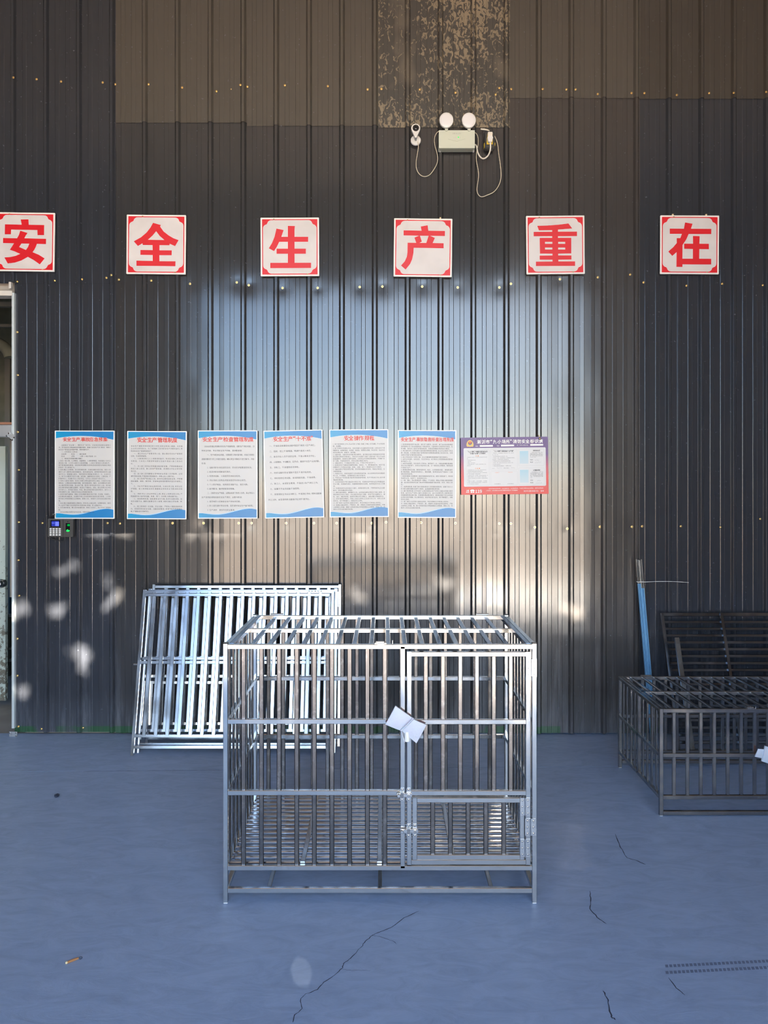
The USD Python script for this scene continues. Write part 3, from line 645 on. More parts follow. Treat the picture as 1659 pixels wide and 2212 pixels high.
# the cage in the middle of the floor
S0 = F / 3.087
CXW = (820.75 - CX) / S0
W, D, H = 1.261, 0.726, 1.0433
lx_ = lambda px: (px - 820.75) / S0
lz_ = lambda py: (1952.0 - py) / S0
cage = thing('dog_cage', 'large shiny stainless steel cage with barred double door, alone in the middle of the floor', 'cage', (CXW, 3.087 + D / 2, 0))
yf, yb, xl, xr = -D / 2 + T / 2, D / 2 - T / 2, -W / 2 + T / 2, W / 2 - T / 2
for x, y in ((xl, yf), (xr, yf), (xl, yb), (xr, yb)):
    obj('post', beam((x, y, 0.004), (x, y, H), T, T, up=(0, 1, 0)), 'steel_rail', cage)
    obj('foot', beam((x, y, 0), (x, y, 0.006), T * 0.86, T * 0.86, up=(0, 1, 0)), 'white_plastic', cage)
    obj('post_cap', beam((x, y, H), (x, y, H + 0.004), T, T, up=(0, 1, 0)), 'black_plastic', cage)
ZT, Z1, Z2, Z3, Z4 = H - 0.0115, lz_(1559), lz_(1713.2), lz_(1875.5), lz_(1924.3)
ia, ib = xl + T / 2, xr - T / 2
xs = lx_(870)                                                  # the fixed stile beside the door
for z in (ZT, Z3, Z4): rail(cage, (ia, yf, z), (ib, yf, z))
for z in (Z1, Z2): rail(cage, (ia, yf, z), (xs - T / 2, yf, z))
obj('stile', beam((xs, yf, Z3), (xs, yf, ZT), T, T, up=(0, 1, 0)), 'steel_rail', cage)
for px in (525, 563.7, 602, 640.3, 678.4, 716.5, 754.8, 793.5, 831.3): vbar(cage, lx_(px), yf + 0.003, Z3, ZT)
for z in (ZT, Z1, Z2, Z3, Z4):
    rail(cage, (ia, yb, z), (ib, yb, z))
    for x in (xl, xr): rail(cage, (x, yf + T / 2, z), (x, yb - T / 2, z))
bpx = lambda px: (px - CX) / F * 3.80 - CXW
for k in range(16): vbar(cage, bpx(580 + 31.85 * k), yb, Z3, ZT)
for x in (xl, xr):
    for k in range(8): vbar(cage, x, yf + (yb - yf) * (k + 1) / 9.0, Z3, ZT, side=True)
# lid: a frame of its own with slats across
lid = part(cage, 'lid')
LZ = H - 0.0105
for s in (-1, 1): rail(lid, (s * (xr - T - 0.0025), yf + T / 2, LZ), (s * (xr - T - 0.0025), yb - T / 2, LZ), 'steel_film')
rail(lid, (ia + T, 0, LZ - 0.001), (ib - T, 0, LZ - 0.001), 'steel_rail', 'cross_rail')
rail(lid, (ia, yb, LZ), (ib, yb, LZ), 'steel_rail', 'back_rail', T * 1.02)
for px in (543, 580.5, 617.5, 654.5, 691.7, 728.8, 765, 802, 838.5, 875, 912.7, 950.8, 987, 1023, 1060.5, 1097.7):
    x = (px - CX) / F * 3.10 - CXW
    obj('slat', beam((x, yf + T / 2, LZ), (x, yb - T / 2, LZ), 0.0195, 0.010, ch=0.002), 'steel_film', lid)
for px in (598, 1042):
    g = part(lid, 'lid_hinge'); x = (px - CX) / F * 3.80 - CXW
    obj('leaf', bx((x - 0.031, yb - 0.009, H + 0.0008), (x + 0.031, yb + 0.009, H + 0.0030)), 'steel_dull', g)
    obj('knuckle', pipe([(x - 0.031, yb + 0.004, H + 0.005), (x + 0.031, yb + 0.004, H + 0.005)], 0.0035, 10), 'steel_dull', g, smooth=40)
g = part(cage, 'lid_latch'); x = lx_(822)
obj('mount', bx((x - 0.024, yf - 0.009, H - 0.0008), (x + 0.024, yf + 0.009, H + 0.0024)), 'steel_fitting', g)
obj('bolt', beam((x - 0.018, yf, H + 0.006), (x + 0.014, yf, H + 0.006), 0.008, 0.007), 'steel_fitting', g)
obj('tongue', bx((x - 0.012, yf - 0.0115, H - 0.016), (x + 0.014, yf - 0.0098, H + 0.002)), 'steel_dull', g)
for k in (-1, 1): obj('screw_head', ball((x + k * 0.019, yf - 0.002, H + 0.003), 0.0045, 1), 'steel_fitting', g, smooth=True)
obj('knob', pipe([(lx_(848), yf, H - 0.001), (lx_(848), yf, H + 0.011)], 0.0024, 8), 'steel_fitting', g); obj('knob_head', ball((lx_(848), yf, H + 0.012), 0.0048, 1, (1, 1, 0.6)), 'steel_fitting', g, smooth=True)
# door
yd = yf - 0.0015
door = part(cage, 'door'); xa, xb_ = lx_(884), lx_(1140.8)
for x in (xa, xb_): obj('stile', beam((x, yd, lz_(1868)), (x, yd, lz_(1408)), T, T, up=(0, 1, 0)), 'steel_rail', door)
for py in (1413.2, 1559.5, 1713.2, 1862.5): rail(door, (xa + T / 2, yd, lz_(py)), (xb_ - T / 2, yd, lz_(py)))
for px in (920, 957.2, 994.8, 1030.8, 1067.3, 1104): vbar(door, lx_(px), yd + 0.003, lz_(1713), lz_(1413))
fd = part(cage, 'feeding_door'); xc, xd = lx_(896), lx_(1127.8)
for x in (xc, xd): obj('stile', beam((x, yd, lz_(1857)), (x, yd, lz_(1724)), T, T, up=(0, 1, 0)), 'steel_rail', fd)
for py in (1728.8, 1851.7): rail(fd, (xc + T / 2, yd, lz_(py)), (xd - T / 2, yd, lz_(py)))
for px in (935, 973.3, 1011.7, 1050.2, 1088.9): vbar(fd, lx_(px), yd + 0.003, lz_(1852), lz_(1729))
yh = yd - T / 2 - 0.0002
hinge(cage, lx_(1147.9), lz_(1442), 0.068, yh); hinge(cage, lx_(1145.4), lz_(1786), 0.068, yh)
hinge(cage, lx_(1134), lz_(1742), 0.070, yh, lw=0.0170); hinge(cage, lx_(1134), lz_(1831), 0.070, yh, lw=0.0170)
latch(cage, lx_(868.5), lx_(882.5), lx_(858), lz_(1715.5), yh)
latch(cage, lx_(882.5), lx_(896), lx_(865), lz_(1793), yh)
# floor of tubes, with three flat straps running front to back on it
fg = part(cage, 'floor_grate')
for k in range(15):
    y = yf + 0.034 + 0.0455 * k
    obj('grate_tube', beam((ia, y, Z3 + 0.004), (ib, y, Z3 + 0.004), 0.021, 0.010, ch=0.003), 'steel_bright', fg)
for X in (-0.329, -0.0185, 0.284):
    obj('strap', beam((X - CXW, yf + 0.012, Z3 + 0.0135), (X - CXW, yb - 0.012, Z3 + 0.0135), 0.019, 0.008, ch=0.002), 'steel_bright', fg)
for X in (-0.45, 0.0, 0.45): obj('bearer', beam((X, yf + T / 2, Z4 - 0.001), (X, yb - T / 2, Z4 - 0.001), 0.016, 0.012), 'steel_dull', cage)

# wrapped foam pad on its latch side
def pad(c4, y, thick=0.010, bulge=0.010, n=9):
    """A soft rectangular pad between four corners of the picture plane (in metres, x and z), curling at its edges."""
    c4 = np.asarray(c4, float); s = np.linspace(0, 1, n); A, B = np.meshgrid(s, s, indexing='ij')
    xz = ((1 - A) * (1 - B))[..., None] * c4[0] + (A * (1 - B))[..., None] * c4[1] + (A * B)[..., None] * c4[2] + ((1 - A) * B)[..., None] * c4[3]
    h = bulge * (np.sin(np.pi * A) * 0.5 + 0.5) * (0.4 + 0.6 * np.sin(np.pi * B)) + thick / 2
    fr = np.concatenate([xz[..., :1], (y - h)[..., None], xz[..., 1:]], -1).reshape(-1, 3); bk = fr.copy(); bk[:, 1] += thick
    v = np.vstack([fr, bk]); i, j = np.meshgrid(np.arange(n - 1), np.arange(n - 1), indexing='ij')
    q = np.stack([i * n + j, (i + 1) * n + j, (i + 1) * n + j + 1, i * n + j + 1], -1).reshape(-1, 4); m = n * n
    e = [k for k in range(n)] + [k * n + n - 1 for k in range(1, n)] + [(n - 1) * n + k for k in range(n - 2, -1, -1)] + [k * n for k in range(n - 2, 0, -1)]
    side = [(e[k], e[(k + 1) % len(e)], e[(k + 1) % len(e)] + m, e[k] + m) for k in range(len(e))]
    f = np.vstack([q[:, ::-1], q + m, np.array(side)]); mm = trimesh.Trimesh(v, np.vstack([f[:, [0, 1, 2]], f[:, [0, 2, 3]]]), process=False)
    mm.fix_normals(); return mm
def foam_wrap(label, at, y, quads, sc):
    g = thing('foam_wrap', label, 'foam wrap', (at[0], y, at[1]))
    for q in quads:
        obj('flap', pad([((a - q0[0]) / sc, (q0[1] - b) / sc) for a, b in q], 0.0), 'foam', g, smooth=50)
    return g
q0 = (874.0, 1565.0); wc = P(*q0, 3.070)
fw = foam_wrap('white foam wrap tied like a bow over the latch side of the large shiny cage', (wc[0], wc[2]), wc[1],
    [[(854.2, 1524.0), (832.6, 1564.0), (867.5, 1578.0), (892.5, 1551.0)], [(867.5, 1577.0), (899.5, 1604.5), (920.8, 1565.2), (893.5, 1553.0)]], F / 3.070)
obj('tie', pipe([P(866, 1578.5, 3.058) - wc, P(880, 1566, 3.045) - wc, P(893, 1551.5, 3.058) - wc], 0.0035, 8), 'foam', fw, smooth=40)
obj('tail', beam(P(867, 1578, 3.064) - wc, P(874, 1604, 3.064) - wc, 0.006, 0.003), 'foam', fw)
obj('paper_roll', pipe([P(879.5, 1580, 3.068) - wc, P(879.5, 1601, 3.068) - wc], 0.011, 18), 'white_plastic', fw, smooth=40)

# the low cage at the right, its dark reflections put into the steel colour
d0 = 3.918; S1 = F / d0
W2, D2, H2 = 1.262, 0.70, 0.546
X2 = (1425 - CX) / S1 + W2 / 2
low = thing('dog_cage', 'low steel cage with a crossbarred lid, its dark reflections put into the colour, cut off by the right edge', 'cage', (X2, d0 + D2 / 2, 0))
yf2, yb2, xl2, xr2 = -D2 / 2 + T / 2, D2 / 2 - T / 2, -W2 / 2 + T / 2, W2 / 2 - T / 2
zz = lambda py: CAM_H - (py - HZ) / S1
for x in (xl2, xr2):
    for y in (yf2, yb2):
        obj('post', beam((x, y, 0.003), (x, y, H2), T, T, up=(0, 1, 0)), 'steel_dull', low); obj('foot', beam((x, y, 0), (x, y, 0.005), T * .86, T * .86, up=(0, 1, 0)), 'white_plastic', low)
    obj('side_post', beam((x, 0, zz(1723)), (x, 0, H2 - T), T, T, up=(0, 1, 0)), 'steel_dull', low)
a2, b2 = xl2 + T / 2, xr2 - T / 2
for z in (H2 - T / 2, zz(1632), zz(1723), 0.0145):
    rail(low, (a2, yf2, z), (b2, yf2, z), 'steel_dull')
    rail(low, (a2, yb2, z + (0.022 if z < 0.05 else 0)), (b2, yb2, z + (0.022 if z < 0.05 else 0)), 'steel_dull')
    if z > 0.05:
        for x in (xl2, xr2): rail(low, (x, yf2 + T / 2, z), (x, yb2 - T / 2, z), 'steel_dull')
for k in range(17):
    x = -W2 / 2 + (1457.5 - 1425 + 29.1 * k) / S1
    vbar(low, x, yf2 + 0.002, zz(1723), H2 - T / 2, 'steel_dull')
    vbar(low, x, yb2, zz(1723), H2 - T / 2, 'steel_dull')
for x in (xl2, xr2):
    for y0, y1 in ((yf2, 0.0), (0.0, yb2)):
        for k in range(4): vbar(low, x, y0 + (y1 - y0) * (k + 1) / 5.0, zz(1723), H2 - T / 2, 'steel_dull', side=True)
lid2 = part(low, 'lid')
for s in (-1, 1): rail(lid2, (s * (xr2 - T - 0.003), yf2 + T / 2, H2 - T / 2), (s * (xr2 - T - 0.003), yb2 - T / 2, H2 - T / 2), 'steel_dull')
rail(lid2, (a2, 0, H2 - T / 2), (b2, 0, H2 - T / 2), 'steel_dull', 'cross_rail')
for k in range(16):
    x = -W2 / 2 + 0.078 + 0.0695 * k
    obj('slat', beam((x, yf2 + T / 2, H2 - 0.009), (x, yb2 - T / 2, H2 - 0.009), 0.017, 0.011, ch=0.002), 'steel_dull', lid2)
for fx in (0.16, 0.84):
    g = part(lid2, 'lid_hinge'); x = -W2 / 2 + W2 * fx - 0.035
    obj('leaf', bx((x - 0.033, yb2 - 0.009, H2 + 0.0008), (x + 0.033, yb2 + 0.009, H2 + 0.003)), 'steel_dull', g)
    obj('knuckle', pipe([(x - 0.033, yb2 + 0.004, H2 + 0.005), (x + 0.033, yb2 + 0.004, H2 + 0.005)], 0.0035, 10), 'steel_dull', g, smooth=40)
g = part(low, 'lid_latch'); x = -W2 / 2 + (1624 - 1425) / S1
obj('mount', bx((x - 0.022, yf2 - 0.009, H2 - 0.0005), (x + 0.022, yf2 + 0.009, H2 + 0.0022)), 'steel_fitting', g)
obj('bolt', beam((x - 0.02, yf2, H2 + 0.0055), (x + 0.012, yf2, H2 + 0.0055), 0.008, 0.006), 'steel_fitting', g)
for px in (1623, 1634): obj('knob', pipe([(-W2 / 2 + (px - 1425) / S1, yf2, H2), (-W2 / 2 + (px - 1425) / S1, yf2 - 0.002, H2 + 0.012)], 0.003, 8), 'steel_fitting', g)
q0 = (1652.0, 1633.0); wc = P(*q0, 3.900)
fw2 = foam_wrap('pale foam wrap on the front rail of the low dark cage at the right edge', (wc[0], wc[2]), wc[1] - 0.004, [[(1651, 1610), (1643.5, 1643), (1672, 1652), (1678, 1620)]], F / 3.900)
obj('wrap_end', pad([((a - q0[0]) / (F / 3.9), (q0[1] - b) / (F / 3.9)) for a, b in ((1637, 1617), (1630, 1634), (1646, 1637), (1650, 1618))], 0.002, 0.006, 0.004), 'foam', fw2, smooth=50)

# cage sides leaning on the wall at the left
def side_frame(t, w, h, zr, bar_x, z0, z1, m='steel_bright', bars=0.0):
    for s in (-1, 1): obj('post', beam((s * (w / 2 - T / 2), 0, 0), (s * (w / 2 - T / 2), 0, h), T, T, up=(0, 1, 0)), m, t)
    for z in zr: obj('rail', beam((-w / 2 + T, 0, z), (w / 2 - T, 0, z), T, T), m, t)
    for x in bar_x: obj('bar', beam((x, bars, z0), (x, bars, z1), 0.026, 0.010, up=(0, 1, 0), ch=0.0035), m, t)
    for s in (-1, 1): obj('end_cap', beam((s * (w / 2 - T / 2), 0, h), (s * (w / 2 - T / 2), 0, h + 0.003), T, T, up=(0, 1, 0)), 'steel_fitting', t)
LEAN = math.degrees(math.atan2(0.253, 1.003))
ZR = (0.050, 0.118, 0.150, 0.567, 1.003, 1.027)
bars_a = [-0.63 + 0.078 + 0.0728 * k for k in range(16)]
pa = thing('cage_side', 'bright steel bar panel leaning on the wall, foremost of the leaning stack', 'cage panel', (-0.958, 4.817, 0), (-LEAN, 0, 0), group=None)
side_frame(pa, 1.26, 1.034, (0.050, 0.118, 0.570, 1.023), bars_a, 0.122, 1.02, bars=-0.012)
obj('rail', beam((-0.60, -0.019, 1.002), (0.60, -0.019, 1.002), T, T), 'steel_bright', pa)
obj('rail', beam((-0.60, -0.001, 0.595), (0.60, -0.001, 0.595), T, T), 'steel_bright', pa)
obj('rod_end', pipe([(-0.655, 0.0, 0.558), (-0.62, 0.0, 0.558)], 0.006, 10), 'steel_fitting', pa, smooth=40)
for k in range(3):
    for x in (0.505, 0.545): obj('screw_head', ball((x - 0.02 * k, -0.0105, 1.034 - 0.006), 0.004, 1), 'steel_fitting', pa, smooth=True)
pb = thing('cage_side', 'bright steel bar panel leaning second in the stack, its bars showing between the front ones', 'cage panel', (-0.937, 4.868, 0), (-LEAN, 0, 0))
side_frame(pb, 1.26, 1.034, (0.050, 0.135, 0.590, 1.023), [b + 0.018 for b in bars_a], 0.14, 1.02, bars=-0.004)
LEAN3 = math.degrees(math.atan2(0.16, 1.02))
pc = thing('cage_side', 'bright steel cage front with a small door and hinges, leaning rearmost against the wall', 'cage panel', (-0.9185, 4.995, 0), (-LEAN3, 0, 0))
side_frame(pc, 1.265, 1.040, (0.050, 0.142, 0.444, 1.028), [-0.6325 + 0.09 + 0.0728 * k for k in range(16)], 0.142, 1.02, bars=0.004)
sdoor = part(pc, 'feeding_door'); x0, x1 = -0.605, -0.115
for x in (x0, x1): obj('stile', beam((x, -0.02, 0.135), (x, -0.02, 0.415), 0.024, T, up=(0, 1, 0)), 'steel_bright', sdoor)
for z in (0.145, 0.405): obj('rail', beam((x0, -0.0205, z), (x1, -0.0205, z), T, T), 'steel_bright', sdoor)
for k in range(6): obj('bar', beam((x0 + 0.07 * (k + 1), -0.018, 0.15), (x0 + 0.07 * (k + 1), -0.018, 0.40), 0.019, 0.01, up=(0, 1, 0)), 'steel_bright', sdoor)
obj('door_stile', beam((0.595, -0.001, 0.16), (0.595, -0.001, 1.015), T, T, up=(0, 1, 0)), 'steel_bright', pc)
hinge(pc, 0.6093, 0.945, 0.10, -0.0105)
for x in (-0.42, 0.02): obj('leg', beam((x, 0, 0.058), (x, 0, 0.135), T, T, up=(0, 1, 0)), 'steel_bright', pc)

# dark grate and channel leaning behind the low cage
LEAN4 = math.degrees(math.atan2(0.30, 0.834))
gr = thing('leaning_grate', 'dark steel slatted grate leaning on the wall behind the low dark cage', 'grate', (1.875 + 0.60, 4.885, 0), (-LEAN4, 0, 0))
GL = 0.886
for x in (-0.60, -0.205, 0.19, 0.60): obj('bearer', beam((x, -0.010 if abs(x) < .5 else 0, 0), (x, -0.010 if abs(x) < .5 else 0, GL), T, T, up=(0, 1, 0)), 'steel_black', gr)
obj('rail', beam((-0.60, 0, GL - T / 2), (0.60, 0, GL - T / 2), T, T * 1.2), 'steel_black', gr); obj('rail', beam((-0.60, 0, T / 2), (0.60, 0, T / 2), T, T), 'steel_black', gr)
for k in range(18):
    obj('slat', beam((-0.59, 0.002, GL - 0.060 - 0.0452 * k), (0.59, 0.002, GL - 0.060 - 0.0452 * k), 0.012, 0.019, up=(0, 0, 1), ch=0.003), 'steel_black', gr)
cb0, cb1 = np.array([1.935, 4.80, 0.0]), P(1462.5, 1377, 5.010)
ch = thing('leaning_channel', 'scuffed dark steel channel leaning upright against the slatted grate', 'steel channel')
cs = Polygon([(-.014, 0), (.014, 0), (.014, .016), (.0125, .016), (.0125, .002), (-.0125, .002), (-.0125, .016), (-.014, .016)])
m = trimesh.creation.extrude_polygon(cs, float(np.linalg.norm(cb1 - cb0)), engine='earcut')
zax = (cb1 - cb0) / np.linalg.norm(cb1 - cb0); xax = np.array([1, 0, 0.]) - zax * zax[0]; xax /= np.linalg.norm(xax); yax = np.cross(zax, xax)
obj('channel', (m.vertices @ np.stack([xax, yax, zax]) + cb0, m.faces), 'steel_dull', ch)
# bundle of film-wrapped strips
b0, b1 = np.array([1.783, 5.075, 0.0]), P(1379.3, 1208, 5.172)
bd = thing('strip_bundle', 'tied bundle of long steel strips in pale blue film, leaning on the wall', 'steel strips')
dirb = (b1 - b0) / np.linalg.norm(b1 - b0); L = np.linalg.norm(b1 - b0)
tz = (CAM_H + (HZ - 1256.5) / F * 5.165) / dirb[2]
for k in range(4):
    o = np.array([(-1.5 + k) * 0.0105, -0.002 * (k % 2), 0])
    obj('strip', beam(b0 + o, b1 + o - dirb * (0.003 * (k % 3)), 0.0092, 0.016, up=(0, 1, 0), ch=0.002), 'steel_dull', bd)
    obj('film', beam(b0 + o + dirb * 0.004, b0 + o + dirb * (tz - 0.012 - 0.03 * (k > 1)), 0.0100, 0.0185, up=(0, 1, 0), ch=0.003), 'blue_film', bd)
tc = b0 + dirb * tz
obj('tie', [bx(tc + (-.023, -.014, -.0022), tc + (.023, -.0125, .0022)), bx(tc + (-.024, -.014, -.0022), tc + (-.0225, .011, .0022)), bx(tc + (.0225, -.014, -.0022), tc + (.024, .011, .0022))], 'white_plastic', bd)
tl = spline([tc + (0.02, -.0145, 0), tc + (0.10, -.016, 0.003), tc + (0.20, -.02, 0.0035), tc + (0.315, -.022, -0.002)], 24)
obj('tie_tail', pipe(tl, np.linspace(0.0020, 0.0014, 24), 6), 'white_plastic', bd, smooth=40)

# ------------------------------------------------------------------ the six slogan signs
RIB_Y = WALL_Y - H_RIB - 0.004                   # fronts of the ribs (with the overlap of the sheets)
A_ = [('an', '安', (-99, 114), (1522, 132), (-91, 1742), [
        [[(582,318),(795,313),(803,462),(1232,470),(1230,748),(1055,748),(1048,608),(320,595),(318,725),(150,725),(150,450),(612,460)], []],
        [[(575,628),(775,690),(720,770),(690,838),(1290,852),(1290,995),(1038,990),(1010,1075),(970,1155),(922,1222),(1100,1295),(1260,1395),(1130,1558),(960,1440),(795,1350),(620,1450),(440,1510),(245,1535),(150,1370),(310,1360),(460,1325),(585,1270),(430,1200),(298,1155),(410,975),(105,968),(105,830),(490,838),(540,745)],
         [[(612,980),(830,985),(795,1080),(740,1162),(550,1078)]]]]),
      ('quan', '全', (48, 108), (1565, 120), (62, 1622), [
        [[(725,318),(925,375),(905,412),(1000,540),(1130,640),(1250,710),(1385,760),(1300,912),(1160,850),(1155,890),(900,888),(900,1020),(1215,1022),(1215,1145),(900,1143),(905,1298),(1315,1300),(1315,1425),(320,1415),(318,1285),(735,1292),(732,1140),(415,1135),(415,1012),(728,1015),(722,885),(470,882),(465,838),(348,908),(240,790),(420,690),(560,570),(660,440)],
         [[(808,530),(900,650),(1025,757),(598,752),(720,640)]]]]),
      ('sheng', '生', (90, 100), (1533, 95), (105, 1537), [
        [[(487,368),(662,405),(605,575),(555,695),(495,820),(430,920),(302,852),(380,720),(440,570)], []],
        [[(560,570),(1270,570),(1270,692),(540,692)], []], [[(768,302),(940,305),(930,420),(938,1215),(775,1215),(770,570)], []],
        [[(492,862),(1215,862),(1215,985),(492,985)], []], [[(340,1210),(1345,1208),(1345,1335),(340,1338)], []]]),
      ('chan', '产', (107, 112), (1545, 128), (90, 1542), [
        [[(342,412),(785,420),(765,318),(932,287),(950,420),(1360,428),(1358,550),(342,535)], []],
        [[(608,590),(740,535),(790,685),(725,722),(655,722)], []], [[(960,540),(995,545),(1112,598),(1055,726),(898,726)], []],
        [[(440,715),(1328,728),(1328,850),(590,838),(580,980),(550,1120),(500,1235),(390,1372),(277,1275),(370,1170),(420,1060),(435,960)], []]]),
      ('zhong', '重', (92, 103), (1532, 90), (103, 1538), [
        [[(370,347),(620,340),(900,318),(1140,288),(1232,410),(880,437),(880,490),(1350,488),(1350,597),(880,600),(880,642),(1207,640),(1207,1025),(885,1030),(885,1075),(1212,1075),(1212,1175),(887,1178),(887,1222),(1302,1220),(1302,1332),(335,1335),(335,1228),(745,1225),(745,1178),(430,1178),(430,1080),(745,1077),(745,1030),(435,1028),(430,645),(738,642),(738,600),(282,602),(282,497),(738,493),(738,450),(412,458)],
         [[(560,740),(742,740),(742,790),(560,790)], [(885,740),(1060,740),(1060,790),(885,790)], [(560,880),(742,880),(742,930),(560,930)], [(885,880),(1060,880),(1060,930),(885,930)]]]]),
      ('zai', '在', (117, 120), (1565, 128), (85, 1562), [
        [[(722,297),(905,330),(862,452),(1367,455),(1362,583),(805,580),(740,720),(650,850),(638,1190),(900,1190),(905,950),(690,945),(690,818),(910,820),(912,630),(1075,635),(1065,820),(1298,822),(1298,955),(1062,950),(1055,1190),(1350,1192),(1348,1330),(640,1325),(635,1390),(490,1388),(500,1025),(393,1118),(295,1012),(420,905),(510,800),(510,682),(598,682),(640,575),(342,575),(342,450),(690,452)], []]])]
SIGN_AT = [(-7.5, 458.8, 119.3, 460.4, 588.0), (274.3, 464.1, 402.2, 465.2, 591.8), (562.9, 470.8, 689.1, 470.3, 596.6), (851.4, 471.8, 977.1, 473.2, 597.0), (1136.0, 467.0, 1261.9, 465.9, 592.4), (1426.2, 465.5, 1552.8, 466.2, 591.6)]
SIGN_LABEL = ['white sign with the red character 安, cut off by the left edge', 'square white sign with the red character 全, above the second poster', 'square white sign with the red character 生, third of the slogan row',
              'square white sign with the red character 产, in the middle below the emergency lamp', 'square white sign with the red character 重, on the brownish wall sheet', 'square white sign with the red character 在, last on the right with two wooden pegs']
SD = RIB_Y - 0.006
E_ = 0.1275 * 0 + 127.0
def cartouche(a):
    """The panel inside the red corners, with its twice-rounded corners; a = inset, in pixels of the photograph."""
    n = E_ - a
    return unary_union([rrect(a + 9.2, a, n - 9.2, n, 9.0), rrect(a, a + 9.2, n, n - 9.2, 9.0), sbox(a + 8, a + 8, n - 8, n - 8)])
for (nm, chh, tl, trr, bl, polys), at, lab in zip(A_, SIGN_AT, SIGN_LABEL):
    k = SD / F
    o = P(at[0], at[1], SD); rot = math.degrees(math.atan2(at[3] - at[1], at[2] - at[0]))
    w = math.hypot(at[2] - at[0], at[3] - at[1])
    sg = thing('slogan_sign', lab, 'sign', o, (0, rot, 0), 'red and white slogan signs')
    u = w / E_ * k                                                   # metres per sign unit
    S = lambda g: affinity.affine_transform(g, [u, 0, 0, -u, 0, 0])    # sign units run right and down from the top left corner
    obj('board', plate(S(rrect(0, 0, E_, E_, 1.2)), 0.010, 0.006), 'sign_white', sg)
    obj('red_border', plate(S(rrect(3.4, 3.4, E_ - 3.4, E_ - 3.4, 1.0).difference(cartouche(5.3))), 0.0005, -0.0040), 'sign_red', sg)
    obj('panel', plate(S(cartouche(5.6)), 0.0003, -0.0040), 'sign_paper', sg)
    M = np.array([[trr[0] - tl[0], bl[0] - tl[0]], [trr[1] - tl[1], bl[1] - tl[1]]], float) / E_
    Mi = np.linalg.inv(M)
    q = lambda pts: [tuple(Mi @ (np.array(p, float) - tl)) for p in pts]
    g = unary_union([Polygon(q(a), [q(h) for h in hs]).buffer(0) for a, hs in polys])
    obj('character', plate(S(g), 0.0005, -0.0043), 'sign_red', sg)
    for sx, sy in ((0.228 if nm != 'quan' else 0.268, 0.028), (0.80 if nm != 'quan' else 0.825, 0.968)):
        obj('screw', ball((sx * E_ * u, -0.0048, -sy * E_ * u), 0.0055, 1, (1, 0.7, 0.8)), 'brass', sg, smooth=True)
    for px in {'chan': (0.79,), 'zai': (0.212, 0.782)}.get(nm, ()):
        obj('peg', beam((px * E_ * u, 0.004, -0.03), (px * E_ * u + .002, 0.004, 0.011), 0.011, 0.010), 'litter_tip', sg)

# ------------------------------------------------------------------ posters
PW, PH = 128.0, 190.0
T1 = """ 全面落实“安全第一，预防为主”的方针，切实做好现场安全管理工|作，将可能发生的事故降低到最低限度，根据《安全生产法》要求，特制订|安全生产事故应急救援预案，具体措施如下：<| 一、应急联系人及电话<| 总指挥：    电话：    副总指挥：<| 电话：      成员：    火警:119医疗急救:120<| 二、事故应急救援预案(措施)：<|1.发生一般火警、火灾事故、设备事故、人身伤害事故，当班值班人员应立|即逐级上报，火灾可以拨打119请求救援，人身伤亡事故应立即送医疗，|但不要直接触动事故，抢险救护时都要先切断电源或采取防护措施后再组|织救护，防止事故扩大。<|2.发生重大火灾事故，应立即切断电源，迅速向值班领导汇报，岗位人员|拨打“119”消防电话请求救援后，首先组织自救，使用常用现场的灭火器|进行灭火，根据着火部位、性质使用现场配备的消防沙、土、水进行灭|火，电气火灾要用干粉灭火器、变压器、油罐等用水冷却时，人要远离，严|防爆炸伤人，待消防专业人员赶到后，在专业人员指挥下配合灭火。<|3.发生人身伤亡事故，发现人员要立即向值班领导上报后，应拨打120急|救电话，立即赶赴现场组织救援，若伤者面部伤、脑伤、压伤等要及时清洗|去止痛药物情况准备，若出血严重，要用干净布料进行包扎止血，若伤者|发生骨折要临时静卧或静养，若发生严重烧伤、烫伤，要立即用冷水冲洗|30分钟以上，若伤者已昏迷、休克，要立即抬至通风良好的地方，进行人工|呼吸或胸外心脏，待医生到达后立即送医院抢救。<|4.若发生窒中毒事故，救援人员在救援时要先关闭气源，在无氧、有氧时，|必须戴好防毒面具，迅速把中毒人员抬至通风良好处进行抢救，人员若|感觉自己呼吸困难应立即撤离，更换人员，待救护人员到达后送医院抢|救。<|5.发生重大设备事故要立即报告，同时停止设备运转，处理事故时，要有|专人监护严格执行检修程序和停送电确认制度，防止重复作业。<|6.发生爆炸事故，要立即关闭爆炸源，若有人员伤亡，按人员伤亡预案救|援。<|7.发生各类事故都要保护好现场，待事故调查分析。<"""
